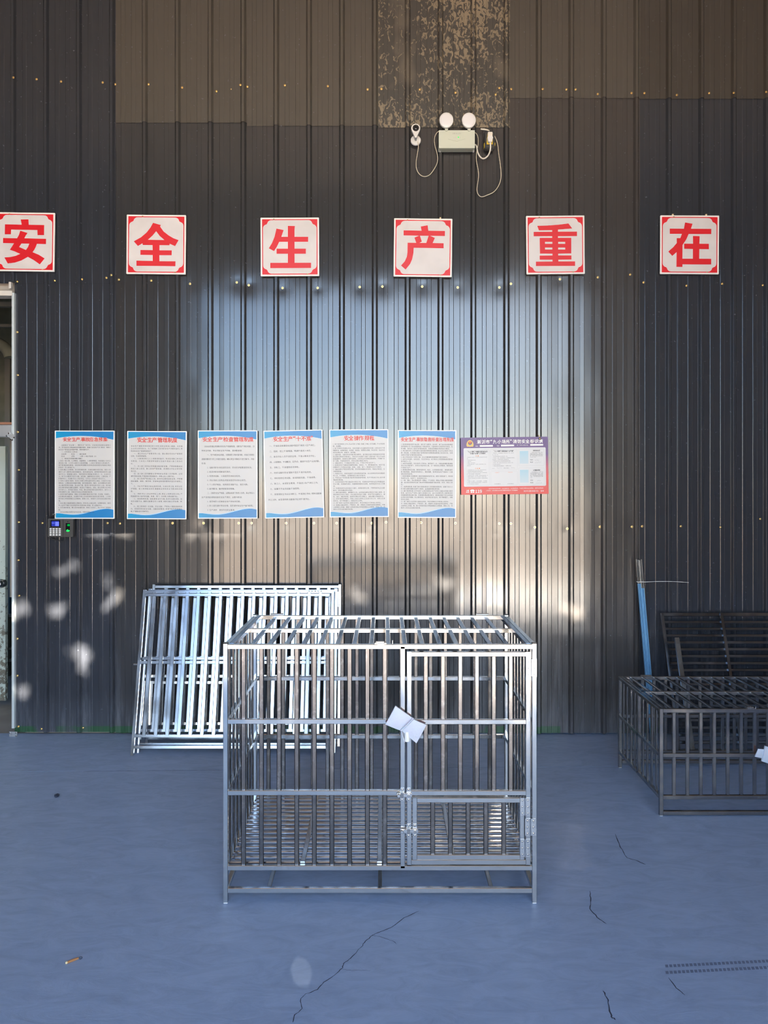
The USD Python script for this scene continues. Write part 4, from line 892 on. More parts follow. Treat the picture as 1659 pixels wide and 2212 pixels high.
T2 = """安全生产直接关系到每位职工的生命安全和身心健康，关系着|企业的兴旺和发达。为了保障施工现场安全生产的顺利进行,特|制定安全生产管理制度如下：<| 一、建立安全生产管理领导小组，建立健全安全生产管理责|任制，形成网络管理。<| 二、认真搞好新工人入场教育和操作、转岗及特殊工种培训|和教育。凡未经入场教育考核登记注册不得进入施工现场作|业。<| 三、进入施工现场必须佩戴合格的安全帽，严禁穿拖鞋或赤|脚进入施工现场，施工现场严禁吸烟，现场明火作业必须持有|用火证。<| 四、进入施工现场要服从领导和安全检查人员的指挥，必须|遵守劳动纪律,严格按操作规程操作，并制止他人违章作业。<| 五、施工现场严禁酒后上岗，高空作业要系好安全带，严禁攀|爬起重臂、绳索、脚手架、井架和运料的吊笼和吊篮及吊装物上|下。<| 六、作业中严格执行安全技术交底，分部分项工程,有安全防|护措施，施工现场临边的交通路段必须有安全可靠的防护措|施。<| 七、特种作业人员必须持证上岗,持证上岗率达到100%,严|禁触摸非本人操作的设备、电闸、阀门、开关等,杜绝违章作业。<| 八、现场使用机械、临电要有设计方案,技术交底要详细，验|收手续要齐全,重要设备要设专人管理,维修设备必须拉闸、断|电。<| 九、施工现场的一切设备、安全设施，严禁他人随意拆除和移|动，拆除和移动安全设施、设备造成事故,视情节给予罚款等处|理,严重者追究刑事责任。<"""
T3 = """ 企业必须建立和健全安全生产检查制度，组织生产岗位检查、日|常安全检查、专业性安全生产检查，具体要求是：<|  一、生产岗位安全检查，主要由职工每天操作前，对自己的岗位|或者将要进行的工作进行自检，确认安全可靠后才进行操作，内容|包括：<|  1.设备的安全状态是否完好，安全防护装置是否有效。<|  2.规定的安全措施是否落实。<|  3.所用的设备、工具是否符合安全规定。<|  4.作业场地以及物品的堆放是否符合安全规范。<|  5.个人防护用品、用具是否准备齐全，是否可靠。<|  6.操作要领，操作规程是否明确。<|  二、日常安全生产检查，主要由各部门负责人负责，其必须深入|生产现场巡视和检查安全生产情况，主要内容是：<|  1.是否有职工反映安全生产存在的问题。<|  2.职工是否遵守劳动纪律，是否遵守安全生产操作规程。<|  3 生产场所  是否符合安全要求。<"""
T4 = """一、不按规定佩戴劳动保护用品不准进入生产岗位。<|二、班前、班上不准喝酒，喝酒不准进入车间。<|三、高空作业人员不系安全带，不准从事高空作业。<|四、上班期间，不准睡觉、玩手机，离岗干与生产无关的事。<|五、非电工，不准擅自接线用电。<|六、检修设备时安全措施不落实不准开始检修。<|七、停机检修后的设备，未经彻底检查，不准启用。<|八、新工人，未经安全教育，不准进入生产岗位工作。<|九、装置不齐全的设备不准使用。<|十、未取得安全作业证的职工，不准独立作业;特种设备操<|~作工工种，未取得特种设备操作证的不准作业。<"""
T5 = """1.生产现场所有工作人员必须穿工作服,佩戴工作帽,穿劳保鞋,不允许穿拖|鞋、高跟鞋。<|2.电气控制中的紧急开关，如发现重大的设备隐患及危害人身安全时不得|随意更改，故障排除后，谁停机、谁启动，故障停止按钮、手动开关、安全开关|及安全警示牌，谁操作、谁恢复。<|3.设备检查、设备检修或设备清洁保养时，操作者应首先关掉电源空开并把|安全警示牌挂在控制盘上，将安全开关拨至“检查”位置并拔下安全开关钥|匙随身携带，待检修及保养结束时，应将安全开关钥匙放回原处，并拨至“正|常”位置，恢复电源空开，将安全警示牌放大柜内。<|4.设备运转中，不得输送润滑分卫生，不得打开安全防护门。<|5.各岗位在生产结束或日保养完成后，关闭水、气、原料管道开关，车间下班|后要有专人负责安全检查，断电、关窗、锁门，确保安全后方可离开。<|6.设备运转时严禁拆开防护罩，发生物料堵塞必须停机，待安全停机后，方|可排除故障。<|7.机器运行时，如发现运转不正常或有异常声音，应立即停车并及时通知检|修人员，不得擅动，故障排除后方能开机操作。<|8.严禁在生产现场及更衣室等非吸烟场所吸烟，生产中在岗工作人员不得|擅自脱岗吸烟。<|9.开机前检查信号和设备部件是否正常，机器各部件和安全防护装置是否|齐全可靠，润滑是否良好，机器周围地面有无杂物，各参数是否符合工艺要|求。<|10.在使用各种手动及电动工具时，先检查是否正常，严禁带病作业及违章|操作，同时穿戴好防护用品。<|11.维修设备结束后，通知操作人员，必须经试运转正常后方可投入使用，并|跟踪停机后的运行情况，并对维修现场进行清理，现场严禁存留焊条头、螺|栓、油污、棉丝等杂物，各种防护罩必须立即装上，没有的要立即装配齐全。<|12.车间内突然停电时，所有人员应立即停止正在进行的工作，关闭正在使|用的水、蒸汽等阀截门，疏散至安全场所。<|13.进厂新员工必须经三级安全培训，考试合格后方可单独上岗作业。<|14.本岗位设备运转时，严禁将手、脚、衣物伸入机器中或传动皮带轮，严禁|从皮带轮上穿越，救援人员若感觉自己呼吸困难应立即撤离，更换人员，待|救护人员到达后送医院抢救。<"""
T6 = """1.隐患的排查按照“谁主管、谁负责”的原则，各车间、部门应对各自管辖区|域内按照公司《安全检查制度》中规定时间、内容和频次对隐患进行排查，及|时收集、查找并上报发现的事故隐患，积极采取措施对隐患进行整改。<|2.各分管负责人负责组织分管范围的事故隐患排查;各业务主管部门安全|第一责任者，负责组织本部门职责范围内的事故隐患排查;各车间主任，负责|本单位范围内的事故隐患排查。<|3.由公司安全生产领导小组，对公司事故隐患每季集中进行排查次。<|4.由安全科组织，各班组长、安全员参加，对分管的工作范围事故隐患排查|每月进行一次。<|5.由各班组组织，安全技术人员参加，每周进行一次，对查出的重大隐患在|停止作业的前提下，及时向分管领导汇报，对一般隐患立即整改，做到隐患|不排除不生产。<|6.事故隐患排查记录，要有排查时间、地点、人员和排查内容，(事故隐患问|题)整改措施、整改时间和责任人、整改结果，每月向安全生产部递交一次事|故隐患排查报表。<|7.隐患的报告:发现隐患一般采用逐级报告的方法，即员工报各部门、车间领|导或安全员，各部门、车间报安全科。<|8.一般、重大、特大事故隐患一经确认，不论哪类、哪级必须建立跟踪管理制|度，由主管领导和责任部门单定专项整改措施并保证资金、时间、责任人到|位。<|9.一般事故隐患:各部门自行检查或由员工发现报告的隐患，该部门应24小|时内拿出整改措施迅速予以整改，由组组排除隐患问题。<|10.重大事故隐患:对于各部门上报的或安全生产领导小组查出的重大事故|隐患，由安全生产领导小组办公室提交公司，由公司主要负责人组织制定并|实施事故隐患治理方案，在事故隐患治理过程中，事故隐患部门应当采取相|应的安全防范措施，防止事故发生，安全科应进行监控，蒸汽等阀截门，疏散|至安全场所。<|13.进厂新员工必须经三级安全培训，考试合格后方可单独上岗作业。<|14.本岗位设备运转时，严禁将手、脚、衣物伸入机器中或传动皮带轮，严禁|从皮带轮上穿越，救、援人员若感觉自己呼吸困难应立即撤离，更换人员，待|救护人员到达后送医院抢救。<"""
glyphs(T1 + T2 + T3 + T4 + T5 + T6)
# top left corner, top right corner, height; title: text, its left and right end, size; text: left, right, first and last row, size (all in photo pixels from the top left corner)
POSTERS = [
    ((119.3, 930.3), (248.0, 930.4), 190.2, ('安全生产事故应急预案', 15.8, 112.4, 8.6, 22.4), (7.6, 120.5, 31.2, 175.6, 3.35), T1, 'poster headed 安全生产事故应急预案, leftmost, its corner over the time clock'),
    ((275.5, 931.0), (404.0, 931.6), 190.3, ('安全生产管理制度', 19.8, 107.5, 9.6, 23.4), (7.8, 119.2, 32.3, 173.3, 3.55), T2, 'poster headed 安全生产管理制度, under the sign 全'),
    ((427.5, 930.0), (556.4, 929.8), 190.4, ('安全生产检查管理制度', 8.8, 120.0, 9.8, 23.2), (7.8, 122.0, 34.2, 171.5, 4.00), T3, 'poster headed 安全生产检查管理制度, with widely spaced lines'),
    ((569.0, 930.8), (696.8, 928.0), 189.5, ('安全生产“十不准”', 19.5, 107.5, 9.6, 22.6), (12.0, 122.5, 33.0, 149.0, 4.30), T4, 'slightly tilted poster headed 安全生产“十不准”, with ten short rules'),
    ((711.2, 928.2), (839.0, 927.4), 189.4, ('安全操作规程', 30.5, 96.0, 9.7, 22.8), (7.6, 119.5, 31.2, 171.8, 3.35), T5, 'poster headed 安全操作规程, with dense small text'),
    ((859.4, 929.2), (985.6, 929.6), 189.3, ('安全生产事故隐患排查治理制度', 5.5, 120.8, 8.6, 23.4), (6.8, 118.6, 30.6, 167.5, 3.35), T6, 'poster headed 安全生产事故隐患排查治理制度, beside the purple and red board')]
glyphs(''.join(p[3][0] for p in POSTERS) + '新沂市“九小场所”消防安全标识牌专兼职消防安全员五查六必报工作要求七严禁公管指导员火警电话', True)
for tl, trr, h, title, body, text, lab in POSTERS:
    d = RIB_Y - 0.004; k = d / F
    o = P(tl[0], tl[1], d); w = math.hypot(trr[0] - tl[0], trr[1] - tl[1])
    po = thing('safety_poster', lab, 'poster', o, (0, math.degrees(math.atan2(trr[1] - tl[1], trr[0] - tl[0])), 0), 'safety rule posters')
    S = lambda g: affinity.affine_transform(g, [k, 0, 0, -k, 0, 0])
    fr = rrect(0, 0, w, h, 1.3)
    obj('frame', plate(S(fr.difference(sbox(2.2, 2.0, w - 2.2, h - 2.2))), 0.011, 0.004), 'poster_rim', po)
    obj('sheet', plate(S(sbox(1.0, 1.0, w - 1.0, h - 1.0)), 0.007, 0.003), 'poster_paper', po)
    xs_ = np.linspace(2.2, w - 2.2, 40); s_ = (xs_ - 2.2) / (w - 4.4)
    arc = 11.4 + 8.2 * (1.15 * (s_ - 0.44)) ** 2 / 0.26 * 0.62
    top = Polygon([(2.2, 2.0), (w - 2.2, 2.0)] + list(zip(xs_[::-1], arc[::-1]))); lip = Polygon(list(zip(xs_, arc)) + list(zip(xs_[::-1], arc[::-1] + 0.55)))
    wave = lambda a: h - 11.6 + a + 3.4 * np.sin(np.clip((s_ - 0.06) * 1.12, 0, 1) * math.pi * 1.5) - 6.6 * (0.5 - 0.5 * np.cos(np.clip((s_ - 0.25) / 0.62, 0, 1) * math.pi)) + 2.2 * np.clip((s_ - 0.87) / 0.13, 0, 1) ** 2
    bot = Polygon(list(zip(xs_, wave(0))) + [(w - 2.2, h - 2.2), (2.2, h - 2.2)]); lip2 = Polygon(list(zip(xs_, wave(-1.6 * np.sin(s_ * math.pi) - 0.2))) + list(zip(xs_[::-1], wave(0)[::-1])))
    obj('blue_band', plate(S(top), 0.0003, -0.0040), 'poster_blue', po); obj('blue_wave', plate(S(bot), 0.0003, -0.0040), 'poster_blue', po)
    obj('pale_line', plate(S(lip.buffer(0)), 0.0002, -0.0040), 'poster_pale', po); obj('pale_line', plate(S(lip2.buffer(0)), 0.0002, -0.0040), 'poster_pale', po)
    t, xa_, xb2, tsz, tz_ = title
    v, f = line_of(t, xa_ * k, -tz_ * k, (xb2 - xa_) / sum(0.55 if c in HALF else 1 for c in t) * 1.02 * k, width=(xb2 - xa_) * k, y=-0.0050, bold=True, stretch=tsz / ((xb2 - xa_) / len(t)) * (1.06 if len(t) > 9 else 1.0) if len(t) > 9 else 1.0)
    obj('title_lettering', (v, f), 'poster_title', po)
    L_, R_, ya, yb_, sz_ = body; rows = text.split('|'); ms = []
    for i, row in enumerate(rows):
        end = row.endswith('<'); row = row.rstrip('<'); outd = row.startswith('~'); row = row.lstrip('~')
        py = ya + (yb_ - ya) * i / (len(rows) - 1) + sz_ * 0.42
        ind = len(row) - len(row.lstrip(' ')); body_row = row.lstrip(' ')
        x0_ = L_ + ind * (3.6 if '1.设' not in text[:80] else 3.6) * 1.7 - (5.2 if outd else 0)
        n_ = sum(0.55 if c in HALF else 1.0 for c in body_row)
        wid = (R_ - x0_) if not end else min(n_ * sz_ * 1.03, R_ - x0_)
        r_ = line_of(body_row, x0_ * k, -py * k, min(sz_, wid / n_ * 1.12) * k, width=wid * k, y=-0.0046)
        if r_: ms.append(r_)
    obj('rule_lettering', join(ms), 'ink', po)

# ------------------------------------------------------------------ purple and red fire safety board
d = RIB_Y - 0.004; k = d / F
bw, bh = 188.7, 123.4
o = P((995.6 + 1184.3) / 2, (945.9 + 943.1 + 1068.5 + 1067) / 4, d)
bo = thing('fire_safety_board', 'purple and red fire safety board with the number 119, right of the posters', 'notice board', o, (0, math.degrees(math.atan2(-2.3, 188.6)), 0))
def Q(a, b): return (a / 1566.0 * bw - bw / 2, b / 1030.0 * bh - bh / 2)            # board units from the measured crop, origin at its top left corner
Sb = lambda g: affinity.affine_transform(g, [k, 0, 0, -k, 0, 0])
def qbox(a, b, c, e, r=0): return Sb(rrect(*Q(a, b), *Q(c, e), r))
obj('board', plate(Sb(rrect(-bw / 2, -bh / 2, bw / 2, bh / 2, 1.0)), 0.006, 0.003), 'board_print', bo)
obj('white_panel', plate(qbox(50, 190, 1522, 885, 2.4), 0.0003, -0.0030), 'board_white', bo)
def outline(a, b, c, e):
    r = rrect(*Q(a, b), *Q(c, e), 1.6); return plate(Sb(r.difference(r.buffer(-0.32))), 0.0002, -0.0033)
obj('panel_outline', join([outline(*z) for z in ((85, 222, 508, 865), (530, 220, 1010, 590), (530, 615, 1010, 865), (1033, 218, 1490, 520), (1033, 556, 1490, 865))]), 'board_line', bo)
obj('name_strip', join([plate(qbox(*z), 0.0003, -0.0030) for z in ((342, 138, 577, 168), (722, 135, 957, 166), (1246, 130, 1478, 160))]), 'sign_white', bo)
for z in ((1055, 254, 1208, 482), (1055, 592, 1208, 823)):
    cx_, cz_ = Q((z[0] + z[2]) / 2, (z[1] + z[3]) / 2)
    ph = part(bo, 'blank_photo', loc=(cx_ * k, 0, -cz_ * k)); a, b = Q(*z[:2]); c, e = Q(*z[2:])
    obj('print', plate(sbox(-(c - a) / 2 * k, -(e - b) / 2 * k, (c - a) / 2 * k, (e - b) / 2 * k), 0.0003, -0.0033), 'photo_blank', ph)
def brow(t, a, b, a2=None, size=40, m='ink', bold=False, y=-0.0035):
    x_, z_ = Q(a, b); uu = bw / 1566.0
    n_ = sum(0.55 if c in HALF else 1.0 for c in t)
    wid = (a2 - a) * uu if a2 else n_ * size * uu
    return line_of(t, x_ * k, -z_ * k, min(size * uu, wid / n_ * 1.1) * k, width=wid * k, y=y, bold=bold)
obj('heading_lettering', join([brow('新沂市“九小场所”消防安全标识牌', 290, 108, 1470, 74, bold=True)]), 'sign_white', bo)
obj('label_lettering', join([brow('单位：', 265, 165, 330, 24), brow('地址：', 645, 163, 712, 24), brow('统一社会信用代码：', 1005, 157, 1230, 24),
    brow('本单位将自主评估风险，自主检查安全，自主整改隐患，严格落实消防安全主体责任，现就安全承诺如', 490, 933, 1470, 22), brow('此告知书，我单位愿意为此承担法律责任及相应的一切法律后果。', 450, 968, 1025, 22),
    brow('新沂市消防救援大队  监制', 1115, 987, 1480, 30), brow('火警', 85, 965, 138, 30, bold=True), brow('电话', 85, 994, 138, 30, bold=True), brow('119', 248, 997, 372, 66 * 1.12, bold=True)]), 'sign_white', bo)
obj('pledge_lettering', brow('我承诺我负责我自主我管理', 85, 927, 340, 24), 'orange_ink', bo)
tel = unary_union([Sb(Polygon([Q(*p) for p in pts])) for pts in ([(160, 965), (165, 945), (190, 935), (214, 935), (236, 945), (240, 965), (222, 968), (218, 955), (184, 955), (180, 968)], [(185, 958), (216, 958), (234, 990), (234, 998), (166, 998), (166, 990)])])
tel = tel.difference(affinity.translate(Point(0, 0).buffer(11 * bw / 1566 * k), Q(200, 978)[0] * k, -Q(200, 978)[1] * k))
obj('telephone_mark', plate(tel, 0.0003, -0.0030), 'sign_white', bo)
obj('caption_lettering', join([brow('“九小场所”专兼职消防安全员', 115, 265, 480, 30, bold=True), brow('“五查六必报”工作要求', 150, 298, 440, 30, bold=True), brow('“九小场所”消防安全“七严禁”', 585, 262, 950, 30, bold=True), brow('消防安全员', 1290, 258, 1420, 28, bold=True), brow('公管指导员', 1290, 612, 1420, 28, bold=True),
    brow('姓名：', 1240, 423, 1310, 26), brow('电话：', 1240, 466, 1310, 26), brow('姓名：', 1240, 792, 1310, 26), brow('电话：', 1240, 835, 1310, 26)]), 'ink', bo)
small = [('1.查疏散通道、安全出口、用火用电用气设施设备情况和安全操作', 105, 360, 470), ('情况。', 105, 387, 140), ('2.查消防设施器材完好有效。', 105, 412, 275), ('3.查值守巡查。', 105, 437, 195), ('4.查电动、自行车停放。', 105, 463, 265), ('5.查消防制度落实情况，火灾隐患，消防宣传教育，培训、', 105, 488, 460), ('演练情况落实。', 105, 513, 190),
    ('1.必报疏散通道安全出口、用火、用电、违规使用易燃可燃等。', 105, 590, 460), ('2.必报消防设施器材被损坏遮挡挪用情况。', 105, 615, 400), ('3.必报电动自行车违规停放充电等违法违规行为问题情况说明，', 105, 640, 478), ('题，电动车问题情况，整改落实情况。', 105, 665, 360), ('4.必报消防安全培训，应急预案，消防演练等落实情况，员', 105, 691, 478), ('工消防安全教育培训，宣传，防火巡查等，检查登记情况。', 105, 716, 465), ('5.必报存在火灾隐患和违法行为问题情况，整改落实情况和举', 105, 742, 478), ('报投诉情况。', 105, 768, 165), ('6.必报“九小场所”，火灾扑救情况，人员疏散，', 105, 793, 478), ('起火原因，隐患情况排查及善后处理情况，采取措施情况，', 105, 818, 478), ('人员、财产损失情况及火灾调查处理。', 105, 843, 320),
    ('1.严禁违规住人、占用疏散通道，遮挡消防设施，堆物，违规停车，', 560, 292, 960), ('电动，充电，停放。', 560, 322, 680), ('2.严禁违规使用易燃可燃材料装修隔断，搭建。', 560, 350, 845), ('3.严禁私拉、乱接，违规使用电器，大功率电器未关闭电源，', 560, 379, 972), ('未熄灭烟火，严禁违规使用明火照明取暖烹饪。', 560, 408, 875), ('4.严禁锁闭安全出口占用疏散通道堵塞消防通道。', 560, 437, 900), ('5.严禁损坏，挪用，擅自拆除停用消防设施，器材设备，埋压。', 560, 466, 945), ('6.严禁违规储存使用危险品。', 560, 495, 720), ('7.严禁未经消防审批擅自施工、动用明火作业。', 560, 524, 915), ('单位负责人：', 556, 565, 620), ('消防安全管理人：', 760, 563, 880),
    ('认真履行消防安全职责，落实', 1265, 287, 1468), ('消防安全责任制、消防安全', 1240, 308, 1468), ('管理制度和各项安全操作规程', 1240, 329, 1468), ('程，每日开展防火巡查检查', 1240, 350, 1468), ('及时消除火灾隐患。', 1240, 371, 1355),
    ('负责辖区内“九小场所”消', 1265, 640, 1468), ('防安全监督管理工作、定期', 1240, 661, 1468), ('检查督促落实、整改火灾隐', 1240, 681, 1468), ('患，开展消防安全宣传教育', 1240, 702, 1468), ('培训，指导消防安全员开展', 1240, 722, 1468), ('工作。', 1240, 743, 1285),
    ('公示监督电话', 590, 847, 705), ('公示举报电话', 825, 846, 940)]
glyphs(''.join(z[0] for z in small))
obj('small_lettering', join([brow(t, a, b, c, 19) for t, a, b, c in small]), 'ink_soft', bo)
obj('orange_lettering', join([brow('五查', 255, 340, 325, 24, bold=True), brow('六必报', 245, 566, 345, 24, bold=True), brow('主管部门', 608, 642, 690, 18), brow('举报投诉', 843, 641, 925, 18)]), 'orange_ink', bo)
hw = np.random.default_rng(3)
def scribble(a, b, c, n=7):
    pts = [Q(a + (c - a) * i / n, b - 5 + hw.uniform(-9, 8)) for i in range(n + 1)]
    return plate(Sb(LineString(pts).buffer(0.14)), 0.0002, -0.0034)
obj('handwriting', join([scribble(*z) for z in ((640, 562, 740), (895, 560, 970), (1325, 424, 1400), (1325, 467, 1440), (1360, 794, 1425), (1340, 836, 1450))]), 'ink_soft', bo)
obj('ruled_line', join([plate(qbox(a, b, c, b + 1.6), 0.0002, -0.0033) for a, b, c in ((1320, 430, 1465), (1320, 473, 1465), (1320, 800, 1465), (1320, 842, 1465))]), 'board_line', bo)
em = part(bo, 'emblem'); ex, ez = Q(167, 107)
sh = Polygon([(-8, 4.6), (-8, 1), (-6.4, -3.6), (-3, -7.0), (0, -8), (3, -7.0), (6.4, -3.6), (8, 1), (8, 4.6), (6.6, 7.4), (3, 7.0), (0, 7.6), (-3, 7.0), (-6.6, 7.4)]).buffer(0.3)
sh2 = Polygon([(-4.4, -2.5), (-3, -4.4), (0, -5.4), (3, -4.4), (4.4, -2.5), (4.0, 1.5), (2.4, 3.6), (0, 5.2), (-2.4, 3.6), (-4.0, 1.5)])
at_e = lambda g: affinity.translate(affinity.affine_transform(g, [k * 0.92, 0, 0, -k * 0.92, 0, 0]), ex * k, -ez * k)
obj('gold_wreath', plate(at_e(sh), 0.0003, -0.0030), 'emblem_gold', em); obj('shield', plate(at_e(sh2), 0.0003, -0.0033), 'emblem_blue', em)
obj('red_disc', plate(at_e(Point(0, -2.2).buffer(3.0)), 0.0003, -0.0036), 'emblem_red', em)
obj('chevron', plate(at_e(Polygon([(-3.0, 1.4), (0, 3.4), (3.0, 1.4), (3.0, 2.6), (0, 4.6), (-3.0, 2.6)])), 0.0003, -0.0036), 'board_white', em)
obj('peg', beam(((1165.3 - 1089.9) * k, 0.002, 0.190), ((1165.3 - 1089.9) * k, 0.002, 0.2055), 0.009, 0.008), 'litter_tip', bo)
obj('screw', ball(((1166.5 - 1089.9) * k, -0.004, 0.1815), 0.006, 2, (1, 0.8, 1)), 'brass', bo, smooth=True); obj('washer', disc(((1166.5 - 1089.9) * k, -0.0030, 0.1815), 0.0085, 0.0008, 18), 'rubber', bo)

# ------------------------------------------------------------------ emergency lamp, its socket, the little camera and their cords
PL = lambda a, b, dd=0.0: P(a, b, RIB_Y - dd)
lamp = thing('emergency_lamp', 'cream twin-head emergency lamp box high on the wall', 'emergency lamp')
DEP = 0.062
bxm = lambda a, b, c, e, y0, y1: bx((P(a, e, y0)[0], y0, P(a, e, y0)[2]), (P(c, b, y0)[0], y1, P(c, b, y0)[2]))
yB = RIB_Y - DEP
body = trimesh.creation.extrude_polygon(rrect(P(948.0, 0, yB)[0], P(0, 319.8, yB)[2], P(1025.8, 0, yB)[0], P(0, 281.3, yB)[2], 0.004), DEP, engine='earcut')
v = np.asarray(body.vertices); obj('box', (np.stack([v[:, 0], RIB_Y - v[:, 2], v[:, 1]], 1), body.faces), 'cream_plastic', lamp)
fx = lambda a, b: (P(a, b, yB)[0], P(a, b, yB)[2])
obj('front_crease', plate(LineString([fx(968, 300.5), fx(987, 305.5), fx(1005, 300)]).buffer(0.0007), 0.0006, yB), 'cream_under', lamp)
for a, c in ((949.5, 952.5), (1021.5, 1024.5)): obj('bracket_foot', bxm(a, 319, c, 327, RIB_Y - 0.02, RIB_Y), 'white_plastic', lamp)
lt = line_of('DOFULUXI', fx(977.3, 289.6)[0], fx(977.3, 289.6)[1], 0.0095, width=19.3 * yB / F, y=yB - 0.0008); obj('maker_lettering', lt, 'ink_soft', lamp)
obj('mark_lettering', join([line_of('1', fx(a, 297.5)[0], fx(a, 297.5)[1], 0.007, width=0.004, y=yB - 0.0008) for a in (980, 983.5, 986.6, 993)]), 'ink_soft', lamp)
obj('indicator', ball((fx(990.2, 296.5)[0], yB, fx(990.2, 296.5)[1]), 0.004, 1), 'glow_green', lamp, smooth=True)
obj('underside_slab', bx((fx(950, 0)[0], yB + 0.012, fx(0, 319.8)[1] - 0.0005), (fx(1023, 0)[0], RIB_Y - 0.006, fx(0, 319.8)[1] + 0.001)), 'cream_under', lamp)  # thin slab of darker cream along the underside
for a, b in ((964.3, 259.3), (1013.0, 259.6)):
    h = part(lamp, 'lamp_head'); yh_ = RIB_Y - 0.055
    cxh, _, czh = P(a, b, yh_ - 0.03)
    pr = np.array([(0, 0), (0.030, 0.0), (0.0455, 0.012), (0.0475, 0.028), (0.0455, 0.032), (0.0425, 0.0325)])
    m = trimesh.creation.revolve(np.vstack([pr, [(0.0425, 0.029), (0, 0.029)]]), sections=48); vv = np.stack([m.vertices[:, 0], -m.vertices[:, 2], m.vertices[:, 1] * 1.09], 1)
    obj('housing', (vv + (cxh, yh_, czh), m.faces), 'white_plastic', h, smooth=35)
    dm = trimesh.creation.revolve(np.array([(0, 0.0), (0.0420, 0.0), (0.0410, 0.002), (0.030, 0.0045), (0.015, 0.006), (0, 0.0065)]), sections=48); vv = np.stack([dm.vertices[:, 0], -dm.vertices[:, 2], dm.vertices[:, 1] * 1.09], 1)
    obj('diffuser', (vv + (cxh, yh_ - 0.0285, czh), dm.faces), 'lens_white', h, smooth=50)
    nx = P(a, 0, yh_)[0]
    obj('neck', beam((nx, yh_, czh - 0.045), (nx, yh_ + 0.004, fx(0, 281.3)[1] + 0.001), 0.020, 0.022, up=(0, 1, 0), ch=0.005), 'white_plastic', h)
    obj('swivel', disc((nx, yB - 0.001, fx(0, 280)[1] - 0.001), 0.011, 0.006, 20, 0.002), 'cream_plastic', h)

cm = thing('wall_camera', 'small white wall camera with a round black lens, left of the emergency lamp', 'camera')
yc = RIB_Y - 0.004
bc = P(898, 304.2, yc)
obj('base', disc(bc, 0.0345, 0.012, 40, 0.004), 'white_plastic', cm, smooth=40)
hc = P(898, 278.6, RIB_Y - 0.055)
shp = unary_union([Point(0, 0).buffer(0.0300), Polygon([(-0.0292, -0.008), (0.0292, -0.008), (0.0075, -0.056), (-0.0075, -0.056)]), Point(0, -0.055).buffer(0.0080)])
obj('head', move(plate(shp, 0.022, 0.011), hc), 'white_plastic', cm, smooth=30)
obj('lens', disc(hc + (0, -0.011, 0.001), 0.0215, 0.004, 36, 0.0015), 'lens_black', cm, smooth=40)
obj('lens_glass', ball(hc + (0, -0.015, 0.001), 0.012, 3, (1, 0.35, 1)), 'lens_black', cm, smooth=True)
obj('arm', pipe([bc + (0.0, -0.008, 0.0), hc + (0, 0.012, -0.060), hc + (0, 0.002, -0.050)], 0.007, 12), 'galvanised', cm, smooth=40)
obj('cord', pipe(spline([PL(a, b, dd) for a, b, dd in ((902.5, 306, .018), (903.6, 312, .015), (902, 330, .006), (899, 350, .004), (900, 365, .004), (906, 376, .004), (914, 381, .004), (925, 379.5, .004), (936, 368, .004), (944.5, 351, .004), (945.3, 338, .004), (941.5, 322, .005), (938.3, 302, .005), (941, 291, .005), (948.5, 283, .003))], 90), 0.0026, 8), 'cable_white', cm, smooth=50)

so = thing('power_socket', 'black and yellow power socket block with two white plugs, right of the emergency lamp', 'power socket')
ys = RIB_Y - 0.036
sb = P(1057.8, 302.5, ys)
obj('body', move(plate(rrect(-0.0335, -0.060, 0.0335, 0.060, 0.012), 0.034, 0.035), sb), 'black_plastic', so)
obj('rim', move(plate(rrect(-0.027, -0.052, 0.027, 0.052, 0.009), 0.002, 0.001), sb), 'clock_plastic', so)
for za, zb, xa_ in ((-0.024, 0.019, 0.020), (0.004, 0.046, 0.017)):
    obj('outlet', move(plate(rrect(-xa_, za - .006, xa_, zb - .006, 0.003), 0.003, 0.0005), sb), 'yellow', so)
for s, za, zb in ((-1, -0.050, -0.018), (1, -0.036, -0.018)): obj('side_clip', bx(sb + (s * 0.0335, 0.0, za), sb + (s * 0.0365, 0.03, zb)), 'yellow', so)
pg = part(so, 'plug')
obj('plug_body', move(plate(rrect(-0.0155, 0.014, 0.0155, 0.043, 0.004), 0.024, -0.002), sb), 'cable_bright', pg)
pg2 = part(so, 'plug')
obj('plug_body', move(plate(Polygon([(-0.017, 0.004), (-0.012, 0.016), (0.012, 0.016), (0.017, 0.004), (0.010, -0.022), (-0.010, -0.022)]).buffer(0.002), 0.026, -0.002), sb), 'white_plastic', pg2, smooth=30)
obj('lead', pipe(spline([sb + (0, -0.018, -0.02), P(1059.3, 322, ys - .01), P(1056, 333, ys), P(1049, 341, RIB_Y - .02), P(1043, 342.6, RIB_Y - .015), P(1036, 337, RIB_Y - .012), P(1031, 325, RIB_Y - .012), P(1028.5, 314, RIB_Y - .02), P(1025.5, 312.5, RIB_Y - .03)], 60), np.linspace(0.0056, 0.0044, 60), 10), 'cable_bright', pg2, smooth=50)
